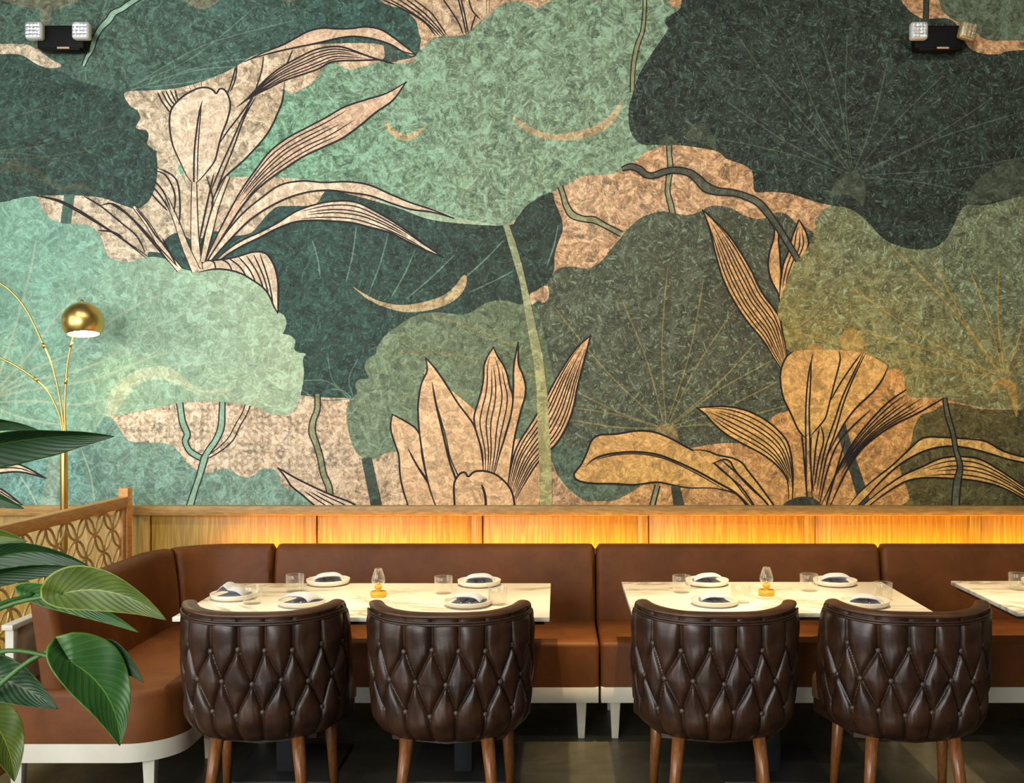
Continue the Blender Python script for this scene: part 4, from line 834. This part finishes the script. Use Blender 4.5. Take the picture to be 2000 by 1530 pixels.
# ------------------------------------------------------------------ tableware
def tp(px, py): y = F*(H-ZT)/(py-VY); return ((px-VX)*y/F, y, ZT)
NAP = None
def napkin_mesh(kind):
    """folded pocket: bottom layer, rounded fold, arched top layer with the mouth at -Y"""
    nx, prof = 14, []
    top = .044 if kind != 2 else .040
    for s in np.linspace(0, 1, 12): prof.append((-.058+.110*s, .004))
    for a in np.linspace(-80, 80, 6): prof.append((.052+.010*math.cos(math.radians(a)), .013+.009*math.sin(math.radians(a))))
    for s in np.linspace(0, 1, 14): prof.append((.050-.108*s, .022+(top-.020)*math.sin(PI/2*min(1, s*1.6))**.8*(1 if kind != 3 else .75)*(1-.35*max(0, s-.7)/.3)))
    back = [(y-.0, z+.0025) for y, z in prof[::-1]]
    lo = [(y, z-.0015) for y, z in prof]
    vs = []; fs = []; m = len(prof)
    for side, pr in ((0, lo), (1, back[::-1])):
        for i in range(nx+1):
            u = i/nx*2-1; arch = 1-abs(u)**3*.55
            for k, (y, z) in enumerate(pr):
                zz = .004+(z-.004)*arch if z > .006 else z
                w_ = .072*(1-.18*(y+.058)/.11) if kind != 1 else .068
                if kind == 2: zz += max(0, .022*(1-abs(u+.45)*3.0))*(1 if z > .016 else 0); 
                sk = .010*math.sin(u*2.2+kind)*(1 if z > .015 else 0)
                vs.append((u*w_+sk*.4, y+sk, zz+(.0004 if side else 0)))
    for side in (0, 1):
        o = side*(nx+1)*m
        for i in range(nx):
            for k in range(m-1):
                q = (o+i*m+k, o+i*m+k+1, o+(i+1)*m+k+1, o+(i+1)*m+k); fs.append(q if side else q[::-1])
    o = (nx+1)*m
    for i in range(nx):
        for k in (0, m-1): fs.append((i*m+k, (i+1)*m+k, o+(i+1)*m+k, o+i*m+k))
    for k in range(m-1):
        for i in (0, nx): fs.append((i*m+k, i*m+k+1, o+i*m+k+1, o+i*m+k))
    bm = bmesh.new(); bv = [bm.verts.new(q) for q in vs]
    for f in fs: bm.faces.new([bv[i] for i in f])
    bmesh.ops.recalc_face_normals(bm, faces=bm.faces)
    me = bpy.data.meshes.new('napkin'); bm.to_mesh(me); bm.free(); me.materials.append(M['napkin'])
    me.polygons.foreach_set('use_smooth', [True]*len(me.polygons)); return me
NM = {k: napkin_mesh(k) for k in (0, 1, 2, 3)}
plate_v = lathe([(0, .0), (.062, 0), (.088, .002), (.098, .010), (.101, .024), (.0995, .0255), (.098, .024), (.095, .010), (.090, .0065), (.06, .006), (0, .006)], 48)
glass_v = lathe([(0, 0), (.036, 0), (.0395, .004), (.041, .074), (.0404, .0752), (.0396, .074), (.0378, .012), (.034, .009), (0, .009)], 36)
first = {}
def put(kind, build, label, cat, loc, rz, group):
    if kind not in first: o = build(); first[kind] = o
    else: o = copy_tree(first[kind])
    o.location = loc; o.rotation_euler = (0, 0, rz); return tag(o, label, cat, group)
def mk_plate(): return mesh_obj('plate', plate_v[0], plate_v[1], M['ceramic'])
def mk_glass(): return mesh_obj('water_glass', glass_v[0], glass_v[1], M['glass'])
def mk_fork():
    bm = bmesh.new(); add_box(bm, (0, .03, .002), (.007, .11, .0025), .001)
    add_box(bm, (0, -.030, .003), (.021, .020, .0025), .001)
    for i in range(4): add_box(bm, (-.0084+.0056*i, -.055, .003), (.0026, .034, .0025), .0006)
    return bm_obj('fork', bm, M['steel'], None, True, 40)
def mk_knife():
    bm = bmesh.new(); add_box(bm, (0, .04, .002), (.009, .08, .005), .002); add_box(bm, (0, -.035, .002), (.015, .08, .002), .0008)
    return bm_obj('knife', bm, M['steel'], None, True, 40)
def mk_lantern():
    o = bpy.data.objects.new('candle_lantern', None); C.objects.link(o); o.empty_display_size = .03
    v_, f_ = lathe([(0, 0), (.033, 0), (.036, .004), (.036, .020), (.033, .024), (.012, .026), (.010, .030), (.016, .037), (.017, .046), (.011, .053), (0, .053)], 32); mesh_obj('amber_base', v_, f_, M['amber'], o)
    v_, f_ = lathe([(.012, .053), (.024, .056), (.030, .068), (.029, .084), (.021, .108), (.015, .124), (.0145, .124), (.020, .107), (.028, .084), (.0288, .068), (.023, .0575), (.012, .0545)], 32); mesh_obj('glass_chimney', v_, f_, M['glass'], o)
    v_, f_ = lathe([(0, .053), (.006, .053), (.006, .060), (0, .062)], 12); mesh_obj('wick_holder', v_, f_, M['gold'], o)
    return o
SET = [ # px, py, rotation, napkin kind, where
    (457, 1169, -.15, 2, 'at the left end of the left table'),
    (641, 1141, .25, 0, 'at the back of the left table, left of its lantern'),
    (590, 1182, -.35, 1, 'just behind the leftmost chair'),
    (936, 1143, .05, 0, 'at the back right of the left table'),
    (914, 1183, -.20, 1, 'just behind the second chair from the left'),
    (1381, 1142, .10, 0, 'at the back left of the middle table'),
    (1396, 1181, .08, 3, 'at the front left of the middle table'),
    (1631, 1142, -.12, 0, 'at the back right of the middle table'),
    (1690, 1183, -.18, 3, 'at the front right of the middle table'),
    (2040, 1143, .0, 0, 'on the table at the right edge')]
for px, py, rz, kd, where in SET:
    L = Vector(tp(px, py))
    put('plate', mk_plate, 'cream stoneware plate '+where, 'plate', L, 0, 'cream plates on the marble tables')
    n = bpy.data.objects.new('napkin', NM[kd]); C.objects.link(n); n.location = L+Vector((0, 0, .0075)); n.rotation_euler = (0, 0, rz)
    tag(n, 'grey napkin on the plate '+where, 'napkin', 'grey napkins on plates')
    R3 = Matrix.Rotation(rz, 3, 'Z')
    dy = -.012 if kd in (0, 2) else .062
    zz = .0165 if kd in (0, 2) else .038
    if kd == 2: continue
    rr = rz+(0 if kd == 0 else PI)
    for nm, mk, dx in (('fork', mk_fork, -.018), ('knife', mk_knife, .016)):
        q = L+R3 @ Vector((dx, dy if kd == 0 else .045, 0)); q.z = ZT+(.0145 if kd == 0 else .0155)
        put(nm, mk, 'steel '+nm+' in the napkin '+where, 'cutlery', q, rr, 'cutlery in the napkins')
for px, py, where in ((493, 1179, 'in front of the leftmost plate on the left table'), (576, 1155, 'at the back of the left table, left of the plate with cutlery'), (866, 1159, 'on the left table right of the candle lantern'), (972, 1181, 'at the front right of the left table'),
                      (1331, 1157, 'at the back left corner of the middle table'), (1447, 1177, 'on the middle table between front plate and lantern'), (1580, 1154, 'at the back of the middle table right of the lantern'), (1724, 1172, 'near the right edge of the middle table'), (1988, 1152, 'on the table at the right edge')):
    put('glass', mk_glass, 'clear water glass '+where, 'glass', tp(px, py), 0, 'clear water tumblers')
for px, py, where in ((739, 1166, 'left table'), (1497, 1163, 'middle table')):
    put('lantern', mk_lantern, 'small candle lantern with amber glass base and clear chimney on the '+where, 'lantern', tp(px, py), 0, 'amber candle lanterns')

# ------------------------------------------------------------------ tufted chairs
def plan_curve():
    a, b0, n = .300, .250, 2.35; P = []
    for th in np.linspace(0, 90, 60):
        c, s = math.cos(math.radians(th)), math.sin(math.radians(th))
        P.append((a*s**(2/n), -b0*c**(2/n)))
    P += [(a*.998, .03), (a*.995, .07), (a*.985, .10)]
    P = np.array(P); L = np.r_[0, np.cumsum(np.linalg.norm(np.diff(P, axis=0), axis=1))]
    return P, L
PC, PL = plan_curve(); SL = PL[-1]
def plan(s):
    q = abs(s); x = np.interp(q, PL, PC[:, 0]); y = np.interp(q, PL, PC[:, 1]); return math.copysign(x, s) if s else 0, y
Z0, ZR = .335, .808
def rimz(s):
    u = abs(s)/SL; z = ZR+.014*(max(0, u-.25)/.42)**1.3 if u < .67 else ZR+.014
    if u > .70: z -= .25*((u-.70)/.30)**1.35
    return z
BR_ = [.690, .572, .455]; SP = .104
def button_list():
    out = []
    for r, z in enumerate(BR_):
        for i in range(-6, 7):
            s = (i+(.5 if r != 1 else 0))*SP
            if abs(s) < SL-.05: out.append((s+.008*math.sin(i*5.1+r*2.3), z+.007*math.sin(i*3.7+r*4.1), r))
    return out
BT = button_list()
def segs():
    A = []
    for s, z, r in BT:
        if r < 2:
            for s2, z2, r2 in BT:
                if r2 == r+1 and abs(abs(s2-s)-SP/2) < .024: A.append((s, z, s2, z2))
        if r == 0: A.append((s, z, s*1.0, .86))
        if r == 2: A.append((s, z, s*.98, Z0-.05))
    return np.array(A)
SG = segs()
def shell():
    nu, nv = 300, 130; us = np.linspace(-SL, SL, nu); vs_ = np.linspace(0, 1, nv)
    Sg, Vg = np.meshgrid(us, vs_, indexing='ij')
    rz = np.array([rimz(s) for s in us])[:, None]
    Z = Z0+(rz-Z0)*Vg
    d = np.full(Sg.shape, 9.); 
    for x0, z0, x1, z1 in SG:
        dx, dz = x1-x0, z1-z0; t_ = np.clip(((Sg-x0)*dx+(Z-z0)*dz)/(dx*dx+dz*dz), 0, 1)
        d = np.minimum(d, np.hypot(Sg-x0-t_*dx, Z-z0-t_*dz))
    bd = np.full(Sg.shape, 9.)
    for s, z, r in BT: bd = np.minimum(bd, np.hypot(Sg-s, Z-z))
    p1 = np.clip(d/.018, 0, 1); p2 = np.clip(d/.048, 0, 1)
    h = .011*np.sqrt(1-(1-p1)**2)+.017*np.sqrt(1-(1-p2)**2)
    h -= .005*np.exp(-(bd/.013)**2)
    # small gathers radiating from the buttons
    h += .0009*np.sin(Sg*300+Z*40)*np.exp(-(bd/.034)**2)
    h += .0035*np.sin(Sg*31+1.3*np.sin(Z*23))*np.sin(Z*27+Sg*9)
    top = np.clip((rz-Z-.012)/.07, 0, 1); h *= np.sqrt(1-(1-top)**2)*.62+.38
    bt = np.clip((Z-Z0)/.012, 0, 1); h *= .6+.4*bt
    V = []
    for i, s in enumerate(us):
        x, y = plan(s); x2, y2 = plan(s+1e-3 if s < SL-2e-3 else s); x1_, y1_ = plan(s-1e-3 if s > -SL+2e-3 else s)
        tx, ty = x2-x1_, y2-y1_; l = math.hypot(tx, ty) or 1; nx, ny = ty/l, -tx/l
        for j in range(nv):
            z = Z[i, j]; f = (z-Z0)/(ZR-Z0)
            sc = .895+.105*min(1, max(0, f))**.8
            if f < .20: q = 1-f/.20; sc -= .15*q*q*1.0+.05*q**6
            sc += .02*math.sin(PI*min(1, max(0, f*1.15)))
            hh = h[i, j]
            V.append((x*sc+nx*hh, (y-.03)*sc+.03+ny*hh, z))
    Fc = [(i*nv+j, (i+1)*nv+j, (i+1)*nv+j+1, i*nv+j+1) for i in range(nu-1) for j in range(nv-1)]
    return V, Fc, nu, nv
def at_shell(s, z, off=0):
    x, y = plan(s); x2, y2 = plan(s+1e-3); x1_, y1_ = plan(s-1e-3); l = math.hypot(x2-x1_, y2-y1_); nx, ny = (y2-y1_)/l, -(x2-x1_)/l
    f = (z-Z0)/(ZR-Z0); sc = .895+.105*min(1, max(0, f))**.8
    if f < .2: q = 1-f/.2; sc -= .15*q*q+.05*q**6
    sc += .02*math.sin(PI*min(1, f*1.15)); return Vector((x*sc+nx*off, (y-.03)*sc+.03+ny*off, z)), Vector((nx, ny, 0))
def make_chair():
    t = bpy.data.objects.new('tufted_chair', None); C.objects.link(t); t.empty_display_size = .1
    V, Fc, nu, nv = shell()
    mesh_obj('tufted_back', V, Fc, M['chair_leather'], t)
    # inner lining and underside
    us = np.linspace(-SL, SL, 90); parts = []; vs = []; fs = []
    rows = 8
    for s in us:
        p, nrm = at_shell(s if abs(s) < SL-2e-3 else s*.99, ZR)
        for k in range(rows):
            z = rimz(s)+.0-(rimz(s)-.44)*k/(rows-1); q, _ = at_shell(s if abs(s) < SL-2e-3 else s*.99, z, -.046); vs.append((q.x, q.y, z))
    for i in range(len(us)-1):
        for k in range(rows-1): fs.append((i*rows+k, i*rows+k+1, (i+1)*rows+k+1, (i+1)*rows+k))
    parts.append((vs, fs))
    # front edges of the wings
    for sg in (-1, 1):
        s = sg*SL*.995; vs = []; fs = []
        for k in range(rows):
            z = rimz(s)-(rimz(s)-.40)*k/(rows-1); a, _ = at_shell(sg*SL*.99, z, 0.004); b_, _ = at_shell(sg*SL*.99, z, -.046)
            for u in np.linspace(0, 1, 6): c = a.lerp(b_, u); vs.append((c.x, c.y+.018*math.sin(PI*u), z))
        for k in range(rows-1):
            for u in range(5): fs.append((k*6+u, k*6+u+1, (k+1)*6+u+1, (k+1)*6+u))
        parts.append((vs, fs))
    v_, f_ = merge(parts); mesh_obj('inner_back', v_, f_, M['rim_leather'], t)
    ring = []
    for s in np.linspace(-SL*.99, SL*.99, 60): q, _ = at_shell(s, Z0, 0); ring.append((q.x, q.y, Z0+.002))
    ring += [(.23, .20, Z0+.002), (-.23, .20, Z0+.002)]
    prism('underside', ring, Z0-.0, Z0+.05, M['chair_leather'], t)
    # rolled rim and piping
    us = [s for s in np.linspace(-SL*.995, SL*.995, 120)]
    vs = []; fs = []; sg = 14
    for s in us:
        q, nrm = at_shell(s if abs(s) < SL-2e-3 else s*.99, min(rimz(s), ZR+.03), -.013); z = rimz(s)+.004
        for k in range(sg):
            a = 2*PI*k/sg; o_ = nrm*math.cos(a)*(.030-.010*max(0, abs(s)/SL-.6)/.4); vs.append((q.x+o_.x, q.y+o_.y, z+.003+math.sin(a)*.0125))
    for i in range(len(us)-1):
        for k in range(sg): fs.append((i*sg+k, i*sg+(k+1) % sg, (i+1)*sg+(k+1) % sg, (i+1)*sg+k))
    fs.append(tuple(range(sg))); fs.append(tuple((len(us)-1)*sg+k for k in range(sg)))
    mesh_obj('rim', vs, fs, M['rim_leather'], t)
    for dz in (.010, .019):
        P = []
        for s in us: q, nrm = at_shell(s if abs(s) < SL-2e-3 else s*.99, min(rimz(s), ZR+.03), .0165); P.append((q.x, q.y, rimz(s)-dz-.004))
        v_, f_ = tube(P, .0052, 8); mesh_obj('piping', v_, f_, M['chair_leather'], t)
    # buttons
    bmesh_ = None
    for s, z, r in BT:
        q, nrm = at_shell(s, z, .013)
        if bmesh_ is None:
            bm = bmesh.new(); bmesh.ops.create_uvsphere(bm, u_segments=14, v_segments=8, radius=.0105)
            for v in bm.verts: v.co.y *= .7
            o = bm_obj('button', bm, M['button'], t); bmesh_ = o.data
        else: o = bpy.data.objects.new('button', bmesh_); C.objects.link(o); o.parent = t
        o.location = q; o.rotation_euler = (0, 0, math.atan2(nrm.y, nrm.x)+PI/2)
    # seat cushion, wider at the front
    pts = []
    for (cx, cy, a0) in ((.265, .19, -20), (.265, .19, 20), (.265, .19, 55), (.265, .19, 90)): pass
    def arcp(cx, cy, r, a0, a1, n=6): return [(cx+r*math.cos(math.radians(a)), cy+r*math.sin(math.radians(a))) for a in np.linspace(a0, a1, n)]
    pts = arcp(.245, .22, .060, -10, 90)+arcp(-.245, .22, .060, 90, 190)+[(-.235, 0), (-.215, -.12), (0, -.18), (.215, -.12), (.235, 0)]
    prism('seat', pts, .385, .485, M['lit_seat_leather'], t, .03, 4)
    prism('seat_rail', [(x*.985, y*.97) for x, y in pts], .325, .395, M['chair_leather'], t, 0)
    for sx in (-1, 1):
        for (y0, y1, x0, x1) in ((-.150, -.200, .148, .185), (.17, .215, .205, .220)):
            v_, f_ = tube([(sx*x0, y0, .36), (sx*(x0+x1)/2, (y0+y1)/2, .18), (sx*x1, y1, 0)], [.026, .021, .016], 16)
            mesh_obj('leg', v_, f_, M['walnut'], t)
    return t
chair = make_chair()
CH = [(-1.130, 4.085, 1.5, 'dark brown tufted leather chair at the left end of the left table'),
      (-.414, 4.075, 0, 'dark brown tufted leather chair at the right half of the left table'),
      (.606, 4.085, -1, 'dark brown tufted leather chair at the left half of the middle table'),
      (1.340, 4.085, -3, 'dark brown tufted leather chair at the right end of the middle table')]
for i, (x, y, a, lb) in enumerate(CH):
    o = chair if i == 0 else copy_tree(chair)
    o.location = (x, y, 0); o.rotation_euler = (0, 0, math.radians(a)); tag(o, lb, 'chair', 'tufted leather chairs with their backs to the viewer')

# ------------------------------------------------------------------ foreground plant
YPl = 2.25
plant = thing('potted_plant', 'large-leaved green houseplant reaching in at the lower left foreground', 'plant', (-1.62, YPl, 0))
def pp(px, py, dy=0): y = YPl+dy; return Vector(((px-VX)*y/F, y, H-(py-VY)*y/F))
PO0 = Vector((-1.62, YPl, 0))
v_, f_ = lathe([(0, 0), (.17, 0), (.19, .01), (.24, .50), (.24, .52), (.22, .52), (.21, .46), (0, .46)], 40)
pot = mesh_obj('planter', v_, f_, M['pot'], plant)
v_, f_ = lathe([(.212, .47), (.12, .485), (0, .49)], 30); mesh_obj('soil', v_, f_, M['soil'], plant)
def leaf(b0, tip, wpx, roll, mat, bend=.0, dyb=0, dyt=0, cup_=.25, heart=.16, stem=None, side=0):
    """b0, tip: points of the midrib; wpx half width; roll turns the blade about the midrib"""
    B = pp(b0[0], b0[1], dyb); T = pp(tip[0], tip[1], dyt); ax = (T-B); L = ax.length; ax.normalize()
    view = Vector((B.x, B.y, B.z-H)).normalized()
    lat = ax.cross(view).normalized(); nrm = lat.cross(ax).normalized()
    R_ = Matrix.Rotation(math.radians(roll), 3, ax); lat = R_ @ lat; nrm = R_ @ nrm
    W = wpx*YPl/F; nu, nv = 32, 14; vs = []; uv = []
    for i in range(nu+1):
        u = i/nu
        wd = (math.sin(PI*min(1, u**.62))**.85)*(1-.15*u) if u < 1 else 0
        wd = max(wd, 0)
        for j in range(-nv, nv+1):
            f = j/nv; back = -heart*L*(abs(f)**1.6)*(1-u)**1.5*1.3
            along = u*L+back
            x = f*W*wd; lift = cup_*W*(abs(f)**1.3)*wd+.035*W*math.sin(u*17+f*3)*abs(f)*wd
            c = 4*bend*u*(1-u); sg_ = side*4*u*(1-u)
            dr = -.25*bend*L*0
            p = B+ax*along+lat*(x+sg_*W)+nrm*(-lift)+Vector((0, 0, 1))*(c*L)
            vs.append(p-PO0); uv.append((f, u, 0))
    m = 2*nv+1; fs = [(i*m+j, (i+1)*m+j, (i+1)*m+j+1, i*m+j+1) for i in range(nu) for j in range(m-1)]
    # give the blade thickness
    n0 = len(vs); th = .0012
    vs += [v-nrm*th for v in vs]; uv += uv; fs += [tuple(n0+q for q in f[::-1]) for f in fs[:]]
    bor = [j for j in range(m)]+[i*m+m-1 for i in range(1, nu+1)]+[nu*m+j for j in range(m-2, -1, -1)]+[i*m for i in range(nu-1, 0, -1)]
    for a, c in zip(bor, bor[1:]+bor[:1]): fs.append((a, c, n0+c, n0+a))
    o = mesh_obj('leaf', vs, fs, mat, plant)
    at = o.data.attributes.new('leafuv', 'FLOAT_VECTOR', 'POINT'); at.data.foreach_set('vector', [q for p in uv for q in p])
    if stem:
        P = catmull([pp(*s)-PO0 for s in stem]+[B-PO0], False, 8)
        v_, f_ = tube([Vector(q) for q in P], np.linspace(.0075, .0042, len(P)), 8); mesh_obj('stem', v_, f_, M['stem'], plant)
    return o
root = (-390, 1750)
leaf((-60, 880), (224, 852), 46, 40, M['leaf_dark'], .04, 0, .05, .5, .1, [root, (-250, 1200), (-160, 930)])
leaf((-60, 836), (80, 842), 22, 50, M['leaf_dark'], .10, .15, .15, .4, .1, [root, (-260, 1100), (-120, 850)])
leaf((-80, 950), (48, 994), 26, 30, M['leaf_dark'], .02, .1, .1, .4, .1, [root, (-240, 1200), (-140, 980)])
leaf((-60, 1052), (54, 1058), 24, 20, M['leaf_olive'], .06, .1, .1, .3, .1, [root, (-230, 1300), (-130, 1080)])
leaf((-40, 1104), (192, 1118), 30, 30, M['leaf_dark'], .14, .1, .1, .5, .1, [root, (-220, 1350), (-100, 1150)])
leaf((-40, 1136), (186, 1112), 26, 40, M['leaf_dark'], .07, .14, .14, .5, .1, [root, (-220, 1350), (-100, 1170)])
leaf((66, 1160), (272, 1236), 24, 20, M['leaf_mid'], .05, .08, .08, .4, .14, [root, (-200, 1450), (-60, 1220)])
leaf((122, 1160), (326, 1212), 46, 12, M['leaf_olive'], .13, 0, 0, .35, .16, [root, (-200, 1450), (-40, 1215)])
leaf((205, 1262), (281, 1334), 22, 20, M['leaf_dark'], .05, .06, .06, .3, .1, [root, (-160, 1500), (60, 1290)])
leaf((136, 1292), (234, 1458), 62, -14, M['leaf_mid'], .0, 0, 0, .28, .22, [root, (-200, 1500), (-30, 1285)], side=.42)
leaf((-30, 1318), (114, 1386), 46, 10, M['leaf_dark'], .06, .04, .04, .35, .16, [root, (-200, 1550), (-90, 1330)])
leaf((-20, 1400), (28, 1528), 40, -10, M['leaf_olive'], .0, .02, .02, .3, .18, [root, (-220, 1600), (-90, 1420)], side=.25)
